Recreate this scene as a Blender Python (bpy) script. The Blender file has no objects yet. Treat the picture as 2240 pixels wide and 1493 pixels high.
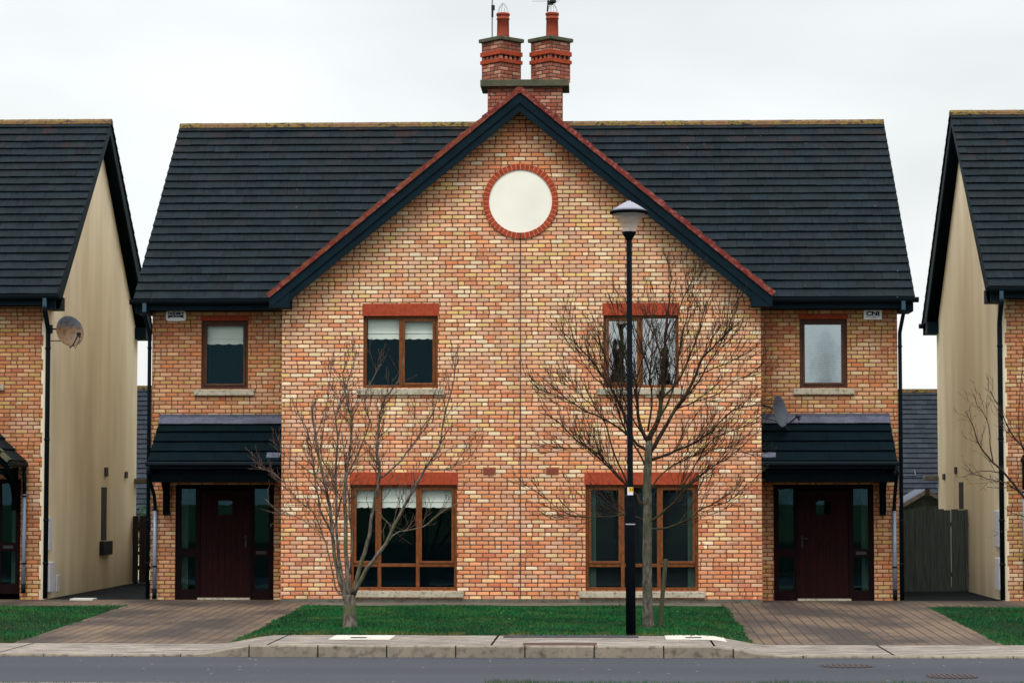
import bpy, bmesh, math, random
from mathutils import Vector, Matrix
from mathutils.geometry import tessellate_polygon
R = math.radians
random.seed(11)
sc = bpy.context.scene
col = sc.collection

# ------------------------------------------------------------------ camera
FPX = 5445.0
PSI = math.atan(210 / FPX); THE = math.atan(338.5 / FPX)
CP = Vector((1.58, -45.0, 1.86))
cd = bpy.data.cameras.new('camera'); cam = bpy.data.objects.new('camera', cd); col.objects.link(cam)
cd.sensor_width = 36; cd.lens = 36 * FPX / 2240; cd.clip_start = .1; cd.clip_end = 3000
cam.location = CP; cam.rotation_euler = (R(90) + THE, 0, PSI)
sc.camera = cam
FW = Vector((-math.sin(PSI) * math.cos(THE), math.cos(PSI) * math.cos(THE), math.sin(THE)))
RT = Vector((math.cos(PSI), math.sin(PSI), 0)); UP = RT.cross(FW)

def at(px, py, Y):           # point of the photo (2240 px wide) at depth Y
    d = FW + RT * ((px - 1120) / FPX) - UP * ((py - 746.5) / FPX)
    return CP + d * ((Y - CP.y) / d.y)

def atz(px, py, Z):
    d = FW + RT * ((px - 1120) / FPX) - UP * ((py - 746.5) / FPX)
    return CP + d * ((Z - CP.z) / d.z)

# ------------------------------------------------------------------ light
SUN_EL, SUN_AZ = R(56), R(-10)
w = bpy.data.worlds.new('World'); sc.world = w; w.use_nodes = True
nt = w.node_tree; nt.nodes.clear(); N = nt.nodes.new; L = nt.links.new
wo = N('ShaderNodeOutputWorld'); bg = N('ShaderNodeBackground'); bg.inputs[1].default_value = 0.1
sky = N('ShaderNodeTexSky'); sky.sky_type = 'NISHITA'; sky.sun_disc = False
sky.sun_elevation = SUN_EL; sky.sun_rotation = R(180) - SUN_AZ
tc = N('ShaderNodeTexCoord'); sep = N('ShaderNodeSeparateXYZ'); L(tc.outputs['Generated'], sep.inputs[0])
rmp = N('ShaderNodeValToRGB'); L(sep.outputs[2], rmp.inputs[0]); e = rmp.color_ramp.elements
e[0].position = 0; e[0].color = (.376, .385, .380, 1); e[1].position = 1; e[1].color = (1, 1.0, 1.0, 1)
q = e.new(.10); q.color = (.374, .385, .382, 1); q = e.new(.23); q.color = (.348, .364, .368, 1); q = e.new(.5); q.color = (.72, .74, .75, 1)
mp = N('ShaderNodeMapping'); mp.inputs['Scale'].default_value = (1, 1, 2.6); L(tc.outputs['Generated'], mp.inputs[0])
nz = N('ShaderNodeTexNoise'); nz.inputs['Scale'].default_value = 5.5; nz.inputs['Detail'].default_value = 3; L(mp.outputs[0], nz.inputs[0])
mr = N('ShaderNodeMapRange'); mr.inputs[1].default_value = .3; mr.inputs[2].default_value = .7; mr.inputs[3].default_value = 18.7; mr.inputs[4].default_value = 23.2
L(nz.outputs[0], mr.inputs[0])
mul = N('ShaderNodeVectorMath'); mul.operation = 'SCALE'; L(rmp.outputs[0], mul.inputs[0]); L(mr.outputs[0], mul.inputs['Scale'])
mx = N('ShaderNodeMix'); mx.data_type = 'RGBA'; mx.inputs[0].default_value = .06
L(mul.outputs[0], mx.inputs[6]); L(sky.outputs[0], mx.inputs[7]); L(mx.outputs[2], bg.inputs[0]); L(bg.outputs[0], wo.inputs[0])
sl = bpy.data.lights.new('sun', 'SUN'); sl.energy = 1.5; sl.angle = R(22); sl.color = (1, .96, .9)
so = bpy.data.objects.new('sun', sl); col.objects.link(so)
sd = Vector((math.sin(SUN_AZ) * math.cos(SUN_EL), -math.cos(SUN_AZ) * math.cos(SUN_EL), math.sin(SUN_EL)))
so.rotation_euler = sd.to_track_quat('Z', 'Y').to_euler(); so.location = (0, -20, 30)
sc.view_settings.view_transform = 'Standard'; sc.view_settings.look = 'None'
sc.view_settings.exposure = 0.3; sc.view_settings.gamma = 1.0
sc.cycles.max_bounces = 8; sc.cycles.transparent_max_bounces = 16

# ------------------------------------------------------------------ helpers
def tag(o, label=None, cat=None, group=None, kind=None):
    if label: o['label'] = label
    if cat: o['category'] = cat
    if group: o['group'] = group
    if kind: o['kind'] = kind
    return o

def empty(name, loc=(0, 0, 0), label=None, cat=None, group=None):
    o = bpy.data.objects.new(name, None); o.location = loc; o.empty_display_size = .2
    col.objects.link(o); return tag(o, label, cat, group)

def wpos(o):
    v = Vector(o.location); p = o.parent
    while p: v += Vector(p.location); p = p.parent
    return v

class MB:
    """collects shapes in WORLD coordinates and links them as one mesh object"""
    def __init__(s): s.v = []; s.f = []; s.uv = {}
    def face(s, pts, uv=None):
        i = len(s.v); s.v += [tuple(p) for p in pts]; s.f.append(tuple(range(i, i + len(pts))))
        if uv is not None: s.uv[len(s.f) - 1] = uv
        return s
    def add(s, pts, faces, uv=None):
        i = len(s.v); s.v += [tuple(p) for p in pts]
        for f in faces:
            s.f.append(tuple(i + k for k in f))
            if uv is not None: s.uv[len(s.f) - 1] = uv
        return s
    def box(s, x0, x1, y0, y1, z0, z1, M=None, uv=None):
        p = [Vector((x, y, z)) for z in (z0, z1) for y in (y0, y1) for x in (x0, x1)]
        if M: p = [M @ a for a in p]
        return s.add(p, [(0, 2, 3, 1), (4, 5, 7, 6), (0, 1, 5, 4), (2, 6, 7, 3), (0, 4, 6, 2), (1, 3, 7, 5)], uv)
    def prism(s, poly, y0, y1):           # poly in xz, extruded along y; counter-clockwise seen from -y
        n = len(poly); a = [(x, y0, z) for x, z in poly]; b = [(x, y1, z) for x, z in poly]
        s.add(a + b, [tuple(range(n)), tuple(range(2 * n - 1, n - 1, -1))] + [(i, i + n, (i + 1) % n + n, (i + 1) % n) for i in range(n)])
        return s
    def hexa(s, p):                       # eight corners: four bottom, four top
        return s.add(p, [(0, 3, 2, 1), (4, 5, 6, 7), (0, 1, 5, 4), (1, 2, 6, 5), (2, 3, 7, 6), (3, 0, 4, 7)])
    def lathe(s, prof, c, n=24, ax=None):
        M = Matrix.Translation(Vector(c))
        if ax is not None: M = M @ Vector(ax).to_track_quat('Z', 'Y').to_matrix().to_4x4()
        i0 = len(s.v)
        for r, z in prof:
            for k in range(n):
                a = 2 * math.pi * k / n; s.v.append(tuple(M @ Vector((r * math.cos(a), r * math.sin(a), z))))
        for j in range(len(prof) - 1):
            for k in range(n):
                k2 = (k + 1) % n
                s.f.append((i0 + j * n + k, i0 + j * n + k2, i0 + (j + 1) * n + k2, i0 + (j + 1) * n + k))
        if prof[0][0] > 1e-4: s.f.append(tuple(i0 + k for k in reversed(range(n))))
        if prof[-1][0] > 1e-4: s.f.append(tuple(i0 + (len(prof) - 1) * n + k for k in range(n)))
        return s
    def tube(s, pts, rad, n=6):
        pts = [Vector(p) for p in pts]; m = len(pts)
        if not hasattr(rad, '__len__'): rad = [rad] * m
        i0 = len(s.v); u = None
        for j, p in enumerate(pts):
            t = (pts[min(j + 1, m - 1)] - pts[max(j - 1, 0)])
            if t.length < 1e-7: t = Vector((0, 0, 1))
            t.normalize()
            if u is None: u = t.orthogonal().normalized()
            else:
                u = u - t * u.dot(t)
                u = u.normalized() if u.length > 1e-5 else t.orthogonal().normalized()
            b = t.cross(u)
            for k in range(n):
                a = 2 * math.pi * k / n; s.v.append(tuple(p + (u * math.cos(a) + b * math.sin(a)) * rad[j]))
        for j in range(m - 1):
            for k in range(n):
                k2 = (k + 1) % n
                s.f.append((i0 + j * n + k, i0 + j * n + k2, i0 + (j + 1) * n + k2, i0 + (j + 1) * n + k))
        s.f.append(tuple(i0 + k for k in reversed(range(n)))); s.f.append(tuple(i0 + (m - 1) * n + k for k in range(n)))
        return s
    def build(s, name, mat, parent=None, smooth=False, bevel=0, label=None):
        me = bpy.data.meshes.new(name)
        off = wpos(parent) if parent else Vector((0, 0, 0))
        me.from_pydata([(x - off.x, y - off.y, z - off.z) for x, y, z in s.v], [], s.f)
        me.update()
        ul = me.uv_layers.new(name='UVMap')
        Z = Vector((0, 0, 1))
        for p in me.polygons:
            fixed = s.uv.get(p.index)
            n = p.normal
            if abs(n.z) < .8:
                t = Vector((-n.y, n.x, 0)).normalized(); b = n.cross(t)
                if b.z < 0: b = -b
            for li in p.loop_indices:
                if fixed is not None: ul.data[li].uv = fixed; continue
                v = Vector(me.vertices[me.loops[li].vertex_index].co) + off
                if abs(n.z) >= .8: ul.data[li].uv = (v.x, v.y)
                elif abs(n.z) < .05: ul.data[li].uv = (v.dot(t), v.z)
                else: ul.data[li].uv = (v.dot(t), v.dot(b))
        if smooth:
            for p in me.polygons: p.use_smooth = True
        o = bpy.data.objects.new(name, me); col.objects.link(o)
        if parent: o.parent = parent
        me.materials.append(mat)
        if bevel:
            m = o.modifiers.new('bevel', 'BEVEL'); m.width = bevel; m.segments = 2; m.limit_method = 'ANGLE'
        if label: o['label'] = label
        return o

def plate(mb, outer, holes, Y):           # wall sheet in the plane y=Y facing -y, with rectangular holes
    loops = [[Vector((x, 0, z)) for x, z in outer]]
    for (x0, x1, z0, z1) in holes:
        loops.append([Vector(p) for p in ((x0, 0, z0), (x0, 0, z1), (x1, 0, z1), (x1, 0, z0))])
    flat = [p for l in loops for p in l]
    for t in tessellate_polygon([[Vector((p.x, p.z, 0)) for p in l] for l in loops]):
        a, b, c = [flat[i] for i in t]
        if (b - a).cross(c - a).y > 0: b, c = c, b
        mb.face([(p.x, Y, p.z) for p in (a, b, c)])

def s2l(c):
    c = c / 255; return c / 12.92 if c <= .04045 else ((c + .055) / 1.055) ** 2.4
def rgb(r, g, b, k=1.0): return (s2l(r) * k, s2l(g) * k, s2l(b) * k, 1)

# ------------------------------------------------------------------ materials
class NT:
    def __init__(s, name):
        s.m = bpy.data.materials.new(name); s.m.use_nodes = True; s.t = s.m.node_tree
        s.b = s.t.nodes['Principled BSDF']; s.o = s.t.nodes['Material Output']
    def n(s, t, **k):
        x = s.t.nodes.new('ShaderNode' + t)
        for a, v in k.items(): setattr(x, a, v)
        return x
    def put(s, i, v):
        if hasattr(v, 'is_output') or isinstance(v, bpy.types.NodeSocket): s.t.links.new(v, i)
        elif v is not None: i.default_value = v
    def math(s, op, a, b=None, c=None, clamp=False):
        x = s.n('Math', operation=op); x.use_clamp = clamp
        s.put(x.inputs[0], a)
        if b is not None: s.put(x.inputs[1], b)
        if c is not None: s.put(x.inputs[2], c)
        return x.outputs[0]
    def noise(s, scale, detail=2, vec=None, dim='3D', rough=.5, dist=0):
        x = s.n('TexNoise', noise_dimensions=dim); x.inputs['Scale'].default_value = scale; x.inputs['Detail'].default_value = detail
        x.inputs['Roughness'].default_value = rough; x.inputs['Distortion'].default_value = dist
        if vec is not None: s.put(x.inputs['Vector'], vec)
        return x.outputs[0]
    def ramp(s, f, stops, mode='LINEAR'):
        x = s.n('ValToRGB'); e = x.color_ramp.elements; x.color_ramp.interpolation = mode
        for i, (p, c) in enumerate(stops):
            q = e[i] if i < 2 else e.new(p)
            q.position = p; q.color = c if len(c) == 4 else (*c, 1)
        s.put(x.inputs[0], f); return x.outputs[0]
    def mix(s, f, a, b, mode='MIX'):
        x = s.n('Mix', data_type='RGBA', blend_type=mode); s.put(x.inputs[0], f); s.put(x.inputs[6], a); s.put(x.inputs[7], b)
        return x.outputs[2]
    def mr(s, v, a, b, c=0., d=1., smooth=False):
        x = s.n('MapRange'); x.interpolation_type = 'SMOOTHSTEP' if smooth else 'LINEAR'
        s.put(x.inputs[0], v); s.put(x.inputs[1], a); s.put(x.inputs[2], b); s.put(x.inputs[3], c); s.put(x.inputs[4], d); return x.outputs[0]
    def pos(s, scale=(1, 1, 1), loc=(0, 0, 0)):
        g = s.n('NewGeometry'); m = s.n('Mapping'); m.inputs['Scale'].default_value = scale; m.inputs['Location'].default_value = loc
        s.t.links.new(g.outputs['Position'], m.inputs[0]); return m.outputs[0]
    def uv(s): return s.n('UVMap').outputs[0]
    def sep(s, v):
        x = s.n('SeparateXYZ'); s.put(x.inputs[0], v); return x.outputs
    def comb(s, a, b, c=0.):
        x = s.n('CombineXYZ'); s.put(x.inputs[0], a); s.put(x.inputs[1], b); s.put(x.inputs[2], c); return x.outputs[0]
    def wn(s, v):
        x = s.n('TexWhiteNoise', noise_dimensions='3D'); s.put(x.inputs['Vector'], v); return x.outputs
    def bump(s, h, st=.5, dist=.01):
        x = s.n('Bump'); x.inputs['Strength'].default_value = st; x.inputs['Distance'].default_value = dist; s.put(x.inputs['Height'], h)
        s.t.links.new(x.outputs[0], s.b.inputs['Normal'])
    def fin(s, c, rough=.8, spec=.3, metal=0.):
        s.put(s.b.inputs['Base Color'], c); s.put(s.b.inputs['Roughness'], rough); s.put(s.b.inputs['Specular IOR Level'], spec); s.put(s.b.inputs['Metallic'], metal)
        return s.m

def simple(name, c, rough=.7, spec=.3, var=.12, scale=8, bump=0., metal=0.):
    t = NT(name); n = t.noise(scale, 4, t.pos())
    c = t.mix(1.0, c, t.ramp(n, [(.3, (1 - var,) * 3), (.7, (1 + var,) * 3)]), 'MULTIPLY')
    if bump: t.bump(t.noise(scale * 8, 3, t.pos()), bump, .004)
    return t.fin(c, rough, spec, metal)

def blocks(name, bw, bh, mort, rad, pale, red, mcol, redfn, swap=False, joint_noise=.0, bumpd=.006, sat=1.0, dirt=None, seed=0, offs=.5, spots=True):
    """bricks or pavers: a palette picked per block, rounded arrises, recessed joints"""
    t = NT(name); u, v, _ = t.sep(t.uv())
    if swap: u, v = v, u
    wob = t.noise(9, 2, t.comb(u, v, seed + .3)); wob2 = t.noise(9, 2, t.comb(u, v, seed + 7.7))
    u = t.math('ADD', u, t.math('MULTIPLY', t.math('SUBTRACT', wob, .5), .012 + joint_noise))
    v = t.math('ADD', v, t.math('MULTIPLY', t.math('SUBTRACT', wob2, .5), .007 + joint_noise))
    vr = t.math('DIVIDE', v, bh); row = t.math('FLOOR', vr)
    rj = t.wn(t.comb(row, seed + 3.1))[0]
    par = t.math('MULTIPLY', t.math('PINGPONG', row, 1.0), offs)
    ur = t.math('ADD', t.math('ADD', t.math('DIVIDE', u, bw), par), t.math('MULTIPLY', rj, .14)); colm = t.math('FLOOR', ur)
    rnd0 = t.wn(t.comb(colm, row, seed))
    # some stretchers are a pair of snapped headers
    hd = t.math('LESS_THAN', rnd0[0], .10 if spots else -1)
    fr = t.math('SUBTRACT', ur, colm)
    half = t.math('MULTIPLY', hd, t.math('FLOOR', t.math('MULTIPLY', fr, 2)))
    fr2 = t.mix_f(hd, fr, t.math('FRACT', t.math('MULTIPLY', fr, 2)))
    bwl = t.mix_f(hd, bw, bw * .5)
    rnd = t.wn(t.comb(t.math('ADD', colm, t.math('MULTIPLY', half, .37)), row, seed + 1.7))
    r1 = rnd[0]; cs = t.sep(rnd[1])
    px = t.math('ABSOLUTE', t.math('MULTIPLY', t.math('SUBTRACT', fr2, .5), bwl))
    py = t.math('ABSOLUTE', t.math('MULTIPLY', t.math('SUBTRACT', t.math('SUBTRACT', vr, row), .5), bh))
    szj = t.math('MULTIPLY', cs[2], .0025)
    hx = t.math('SUBTRACT', t.math('SUBTRACT', t.math('MULTIPLY', bwl, .5), mort / 2 + rad), szj)
    hy = t.math('SUBTRACT', bh / 2 - mort / 2 - rad, szj)
    dx = t.math('MAXIMUM', t.math('SUBTRACT', px, hx), 0); dy = t.math('MAXIMUM', t.math('SUBTRACT', py, hy), 0)
    d = t.math('SUBTRACT', t.math('SQRT', t.math('ADD', t.math('MULTIPLY', dx, dx), t.math('MULTIPLY', dy, dy))), rad)
    edge = t.noise(60, 3, t.comb(u, v, 2.))
    d = t.math('ADD', d, t.math('MULTIPLY', t.math('SUBTRACT', edge, .5), .004))
    mask = t.mr(d, -.0015, .0025, 1., 0., True)
    P = t.ramp(r1, [(i / len(pale), c) for i, c in enumerate(pale)], 'CONSTANT')
    Q = t.ramp(r1, [(i / len(red), c) for i, c in enumerate(red)], 'CONSTANT')
    big = t.noise(.55, 2, t.comb(u, v, seed + 5.))
    f = redfn(t, u, v, big)
    isred = t.math('LESS_THAN', cs[0], f)
    c = t.mix(isred, P, Q)
    # tone inside one block
    n1 = t.noise(22, 3, t.comb(u, t.math('MULTIPLY', v, 1.6), r1))
    c = t.mix(t.mr(n1, .4, .75, 0., .38), c, t.ramp(cs[1], [(0, pale[1]), (.4, pale[3 % len(pale)]), (.7, red[1]), (1, red[2])], 'CONSTANT'))
    n2 = t.noise(120, 2, t.comb(u, v, 9.))
    c = t.mix(1.0, c, t.ramp(n2, [(.3, (.84,) * 3), (.7, (1.10,) * 3)]), 'MULTIPLY')
    c = t.mix(1.0, c, t.ramp(cs[1], [(0, (.86,) * 3), (1, (1.1,) * 3)]), 'MULTIPLY')
    if dirt: c = dirt(t, c, u, v)
    c = t.mix(mask, t.mix(t.noise(30, 2, t.comb(u, v, 3.)), mcol, [x * 1.5 for x in mcol[:3]] + [1]), c)
    hgt = t.math('ADD', t.math('MULTIPLY', t.mr(d, -.008, .002, 1., 0., True), 1.0), t.math('MULTIPLY', n2, .25))
    t.bump(hgt, .8, bumpd)
    return t.fin(c, .85, .25)
def _mf(s, f, a, b):
    x = s.n('Mix', data_type='FLOAT'); s.put(x.inputs[0], f); s.put(x.inputs[2], a); s.put(x.inputs[3], b); return x.outputs[0]
NT.mix_f = _mf

BK = 0.90
pale = [rgb(240, 208, 172, BK), rgb(244, 220, 186, BK), rgb(238, 186, 154, BK), rgb(240, 200, 166, BK), rgb(246, 224, 190, BK), rgb(236, 178, 146, BK), rgb(230, 196, 130, BK),
        rgb(240, 194, 160, BK), rgb(232, 172, 140, BK), rgb(247, 230, 202, BK), rgb(224, 172, 152, BK), rgb(240, 208, 160, BK), rgb(238, 164, 122, BK), rgb(218, 176, 152, BK)]
red = [rgb(232, 150, 112, BK), rgb(228, 134, 94, BK), rgb(236, 166, 132, BK), rgb(220, 138, 110, BK), rgb(232, 142, 96, BK), rgb(224, 158, 132, BK), rgb(202, 108, 86, BK),
       rgb(238, 186, 146, BK), rgb(228, 140, 104, BK), rgb(196, 122, 104, BK), rgb(234, 158, 118, BK), rgb(182, 80, 62, BK), rgb(220, 168, 114, BK)]
def fn_bay(t, u, v, big):
    b = t.math('MULTIPLY', t.math('SUBTRACT', big, .5), 1.0)
    z = t.mr(v, 1.0, 4.2, .72, .14)
    return t.math('ADD', t.math('ADD', z, b), t.mr(v, 6.6, 8.4, 0., .34))
def dirt_bay(t, c, u, v):
    n = t.noise(1.3, 4, t.comb(u, t.math('MULTIPLY', v, .6), 4.))
    c = t.mix(t.mr(n, .5, .75, 0., .16), c, rgb(150, 95, 70))
    st = t.noise(3.2, 4, t.comb(u, t.math('MULTIPLY', v, .10), 24.)); c = t.mix(t.mr(st, .52, .74, 0., .26), c, rgb(120, 84, 62))
    ef = t.noise(1.7, 5, t.comb(u, v, 34.)); c = t.mix(t.mr(ef, .56, .74, 0., .30), c, rgb(226, 206, 184))
    g = t.noise(2.2, 4, t.comb(u, v, 14.))
    return t.mix(t.math('MULTIPLY', t.mr(g, .55, .8, 0., .6), t.mr(v, .5, .05)), c, rgb(95, 95, 60))
mcol = rgb(98, 62, 44)
M = {}
def toward(p, m, k): return [tuple(c * (1 - k) + d * k for c, d in zip(q[:3], m)) + (1,) for q in p]
pale = toward(pale, rgb(236, 180, 142, BK)[:3], .12); red = toward(red, rgb(228, 150, 112, BK)[:3], .15)
pale = [(r * 1.0, g * .975, b * .87, 1) for r, g, b, a in pale]; red = [(r * .91, g * .97, b * .86, 1) for r, g, b, a in red]
M['brick'] = blocks('bay_brick', .225, .0757, .0165, .017, pale, red, mcol, fn_bay, dirt=dirt_bay)
red2 = [tuple(x * .82 for x in c[:3]) + (1,) for c in red]; pale2 = [rgb(232, 192, 144, .72), rgb(224, 184, 116, .72), rgb(220, 160, 122, .72), rgb(236, 204, 160, .72), rgb(212, 148, 112, .72), rgb(214, 172, 108, .72), rgb(234, 180, 138, .72)]  # recess bricks darker and yellower: dirt plus eave shade put into the colour
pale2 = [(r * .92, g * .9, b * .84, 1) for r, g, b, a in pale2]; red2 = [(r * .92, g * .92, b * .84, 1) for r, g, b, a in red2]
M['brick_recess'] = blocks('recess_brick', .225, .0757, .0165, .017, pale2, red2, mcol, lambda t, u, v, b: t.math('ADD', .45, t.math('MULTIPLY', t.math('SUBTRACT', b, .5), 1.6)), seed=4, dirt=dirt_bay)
M['brick_dark'] = blocks('chimney_brick', .225, .0757, .015, .012, [rgb(184, 124, 102, .75), rgb(222, 184, 148, .75), rgb(160, 100, 84, .75), rgb(204, 148, 124, .75)], [rgb(166, 84, 64, .72), rgb(180, 100, 78, .72), rgb(150, 84, 68, .8), rgb(128, 74, 62, .8), rgb(206, 122, 94, .8)],
                         rgb(60, 44, 36), lambda t, u, v, b: t.math('ADD', .66, t.math('MULTIPLY', t.math('SUBTRACT', b, .5), .8)), seed=9)
M['paver'] = blocks('paver', .215, .18, .021, .006, [rgb(130, 110, 96, .46), rgb(116, 102, 96, .34), rgb(142, 116, 94, .44), rgb(112, 100, 98, .36)], [rgb(122, 98, 86, .40), rgb(110, 94, 88, .40), rgb(130, 106, 86, .40), rgb(104, 88, 80, .40)],
                    rgb(40, 35, 31), lambda t, u, v, b: t.math('ADD', .5, t.math('MULTIPLY', t.math('SUBTRACT', b, .5), 2)), swap=True, seed=20, bumpd=.003, spots=False,
                    dirt=lambda t, c, u, v: t.mix(t.mr(t.noise(.7, 4, t.comb(t.math('MULTIPLY', u, .6), v, 3.)), .40, .6, 0., .9), t.mix(.5, c, rgb(122, 102, 82)), t.mix(.72, c, rgb(38, 36, 37))))
# ground drives are seen from far: mossy joints

def tilemat(name, base, k=1.0, lich=.5):
    t = NT(name); a, b, _ = t.sep(t.uv()); p = t.pos()
    c = t.mix(a, [x * .74 * k for x in base[:3]] + [1], [x * 1.3 * k for x in base[:3]] + [1])
    n = t.noise(14, 4, t.pos((1, 1, 1)))
    c = t.mix(1., c, t.ramp(n, [(.3, (.8,) * 3), (.75, (1.25,) * 3)]), 'MULTIPLY')
    st = t.noise(5, 3, t.pos((6, .8, .8)))
    c = t.mix(t.mr(st, .48, .75, 0., .4), c, rgb(80, 92, 98, k)); mo = t.noise(1.1, 5, t.pos(loc=(4, 4, 4))); c = t.mix(t.mr(mo, .42, .65, 0., .45), c, rgb(56, 66, 70, k))
    fi = t.noise(160, 2, p); c = t.mix(t.mr(fi, .62, .75, 0., .3), c, rgb(112, 114, 116, k))
    l = t.noise(2.0, 4, p)
    z = t.sep(t.pos())[2]
    lf = t.math('MULTIPLY', t.math('MULTIPLY', t.mr(l, .46, .62), t.mr(z, 8.2, 9.6, .12, 1.)), t.mr(b, .4, .95, 0., lich))
    c = t.mix(lf, c, rgb(116, 70, 54, k))
    vo = t.n('TexVoronoi'); vo.inputs['Scale'].default_value = 1.6; t.put(vo.inputs['Vector'], p)
    c = t.mix(t.mr(vo.outputs['Distance'], .02, .012, 0., .7), c, rgb(150, 155, 155))
    t.bump(t.noise(60, 4, p), .4, .004)
    return t.fin(c, .8, .07)
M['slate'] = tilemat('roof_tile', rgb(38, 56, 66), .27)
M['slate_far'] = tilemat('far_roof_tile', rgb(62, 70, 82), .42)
M['canopy'] = simple('canopy_slate', rgb(7, 32, 40, .38), .85, .06, .2, 3)
def ridgemat():
    t = NT('ridge_tile'); p = t.pos(); n = t.noise(7, 5, t.pos((1, 1, 2))); a = t.sep(t.uv())[0]
    c = t.ramp(n, [(.33, rgb(58, 50, 36)), (.44, rgb(98, 84, 46)), (.5, rgb(122, 104, 46)), (.55, rgb(84, 66, 48)), (.63, rgb(36, 34, 32))])
    c = t.mix(t.mr(a, .2, .9, 0., .6), c, rgb(112, 82, 62)); t.bump(t.noise(50, 4, p), .6, .006)
    return t.fin(c, .9, .2)
M['ridge'] = ridgemat()
def vergemat():
    t = NT('red_verge_tile'); n = t.noise(16, 5, t.pos()); a, b, _ = t.sep(t.uv())
    c = t.mix(a, rgb(96, 34, 30), rgb(112, 50, 40))
    c = t.mix(t.mr(n, .5, .68), c, rgb(142, 84, 78)); n3 = t.noise(5, 4, t.pos(loc=(3, 0, 0)))
    x = t.sep(t.pos())[0]
    c = t.mix(t.math('MULTIPLY', t.mr(n3, .45, .6, 0., .8), t.mr(x, .2, -.6)), c, rgb(110, 62, 36)); t.bump(n, .5, .01)
    return t.fin(c, .85, .2)
M['verge'] = vergemat()
M['teal'] = simple('dark_painted_board', rgb(5, 25, 34), .7, .1, .25, 3)
M['gutter'] = simple('black_plastic', rgb(3, 15, 22), .7, .12, .1, 5)
M['outlet'] = simple('grey_pipe_clip', rgb(40, 66, 80), .5, .3)
M['greypipe'] = simple('grey_downpipe', rgb(118, 136, 156), .35, .5, .1, 6)
M['orange'] = simple('orange_brick', rgb(150, 62, 38), .85, .2, .22, 14, .4)
M['orange_joint'] = simple('orange_mortar', rgb(170, 88, 58), .9, .2)
M['pale_joint'] = simple('pale_mortar', rgb(214, 150, 118), .9, .2)
M['disc'] = simple('cream_render_disc', rgb(232, 229, 216), .9, .1, .07, 1.1)
M['pane_white'] = simple('white_plastic', rgb(206, 206, 216), .5, .3, .04)
def render_mat():
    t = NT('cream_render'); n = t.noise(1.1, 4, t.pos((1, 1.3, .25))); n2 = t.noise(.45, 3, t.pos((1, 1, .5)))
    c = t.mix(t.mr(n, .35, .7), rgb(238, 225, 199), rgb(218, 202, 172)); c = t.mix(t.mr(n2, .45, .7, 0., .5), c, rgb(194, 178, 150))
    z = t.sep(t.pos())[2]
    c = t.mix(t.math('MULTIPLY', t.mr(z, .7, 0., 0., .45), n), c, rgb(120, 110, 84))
    f = t.noise(260, 2, t.pos()); c = t.mix(1., c, t.ramp(f, [(.35, (.85,) * 3), (.65, (1.1,) * 3)]), 'MULTIPLY'); t.bump(f, .6, .004)
    return t.fin(c, .95, .15)
M['render'] = render_mat()
def conc(name, a, b, dark, sc_=1., st=(1, 1, 1)):
    t = NT(name); n = t.noise(1.5 * sc_, 6, t.pos(st), rough=.65); n2 = t.noise(9 * sc_, 5, t.pos(st)); f = t.noise(150, 2, t.pos())
    c = t.mix(t.mr(n, .35, .65), a, b); c = t.mix(t.mr(n2, .5, .72, 0., .75), c, dark)
    c = t.mix(1., c, t.ramp(f, [(.3, (.8,) * 3), (.7, (1.15,) * 3)]), 'MULTIPLY'); t.bump(f, .4, .003)
    return t.fin(c, .9, .2)
M['sill'] = conc('concrete_sill', rgb(178, 170, 152), rgb(156, 148, 130), rgb(84, 78, 66), 2.2)
M['path'] = conc('path_concrete', rgb(94, 87, 82), rgb(150, 142, 132), rgb(70, 62, 59), 2.2, (.55, 1.6, 1))
M['kerb'] = conc('kerb_concrete', rgb(136, 126, 112), rgb(114, 106, 94), rgb(62, 58, 52), 1.2)
M['strip'] = conc('strip_concrete', rgb(104, 98, 88), rgb(86, 80, 72), rgb(56, 58, 44), 1.5)
M['white_conc'] = simple('new_white_concrete', rgb(184, 180, 170), .9, .1, .12, 5)
M['brown_patch'] = simple('brown_repair_patch', rgb(76, 60, 54), .9, .1, .15, 7)
M['tarpatch'] = simple('tarmac_patch', rgb(60, 60, 62), .9, .1, .3, 9)
M['stonecap'] = conc('mossy_stone', rgb(88, 86, 70), rgb(64, 66, 56), rgb(92, 88, 48), 5)
M['slot'] = simple('dark_slot', rgb(50, 50, 52), .8, .2)
def asphalt():
    t = NT('asphalt'); f = t.noise(85, 3, t.pos()); n = t.noise(.6, 4, t.pos((.25, 1, 1))); p = t.pos()
    c = t.mix(n, rgb(40, 45, 53), rgb(58, 61, 69)); c = t.mix(1., c, t.ramp(f, [(.32, (.62,) * 3), (.7, (1.3,) * 3)]), 'MULTIPLY')
    x, y, z = t.sep(p); bd = t.mr(t.math('ABSOLUTE', t.math('ADD', y, 14.4)), .2, .9, .75, 0., True); c = t.mix(t.math('MULTIPLY', bd, t.noise(3, 3, t.pos((.3, 1, 1)))), c, rgb(34, 38, 46))
    vo = t.n('TexVoronoi'); vo.inputs['Scale'].default_value = 3.; t.put(vo.inputs['Vector'], p)
    c = t.mix(t.mr(vo.outputs['Distance'], .06, .04, 0., .8), c, rgb(176, 176, 172)); t.bump(f, .6, .006)
    return t.fin(c, .85, .3)
M['asphalt'] = asphalt()
M['shade_dark_tarmac'] = simple('shade_dark_tarmac', rgb(12, 18, 22), .95, .1, .3, 6)  # tarmac darkened so its colour carries the side passage shade
M['soil'] = simple('turf_soil', rgb(12, 36, 18), .95, .1, .3, 5)
M['earth'] = simple('earth', rgb(72, 84, 52), .95, .1, .3, .4)
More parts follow.
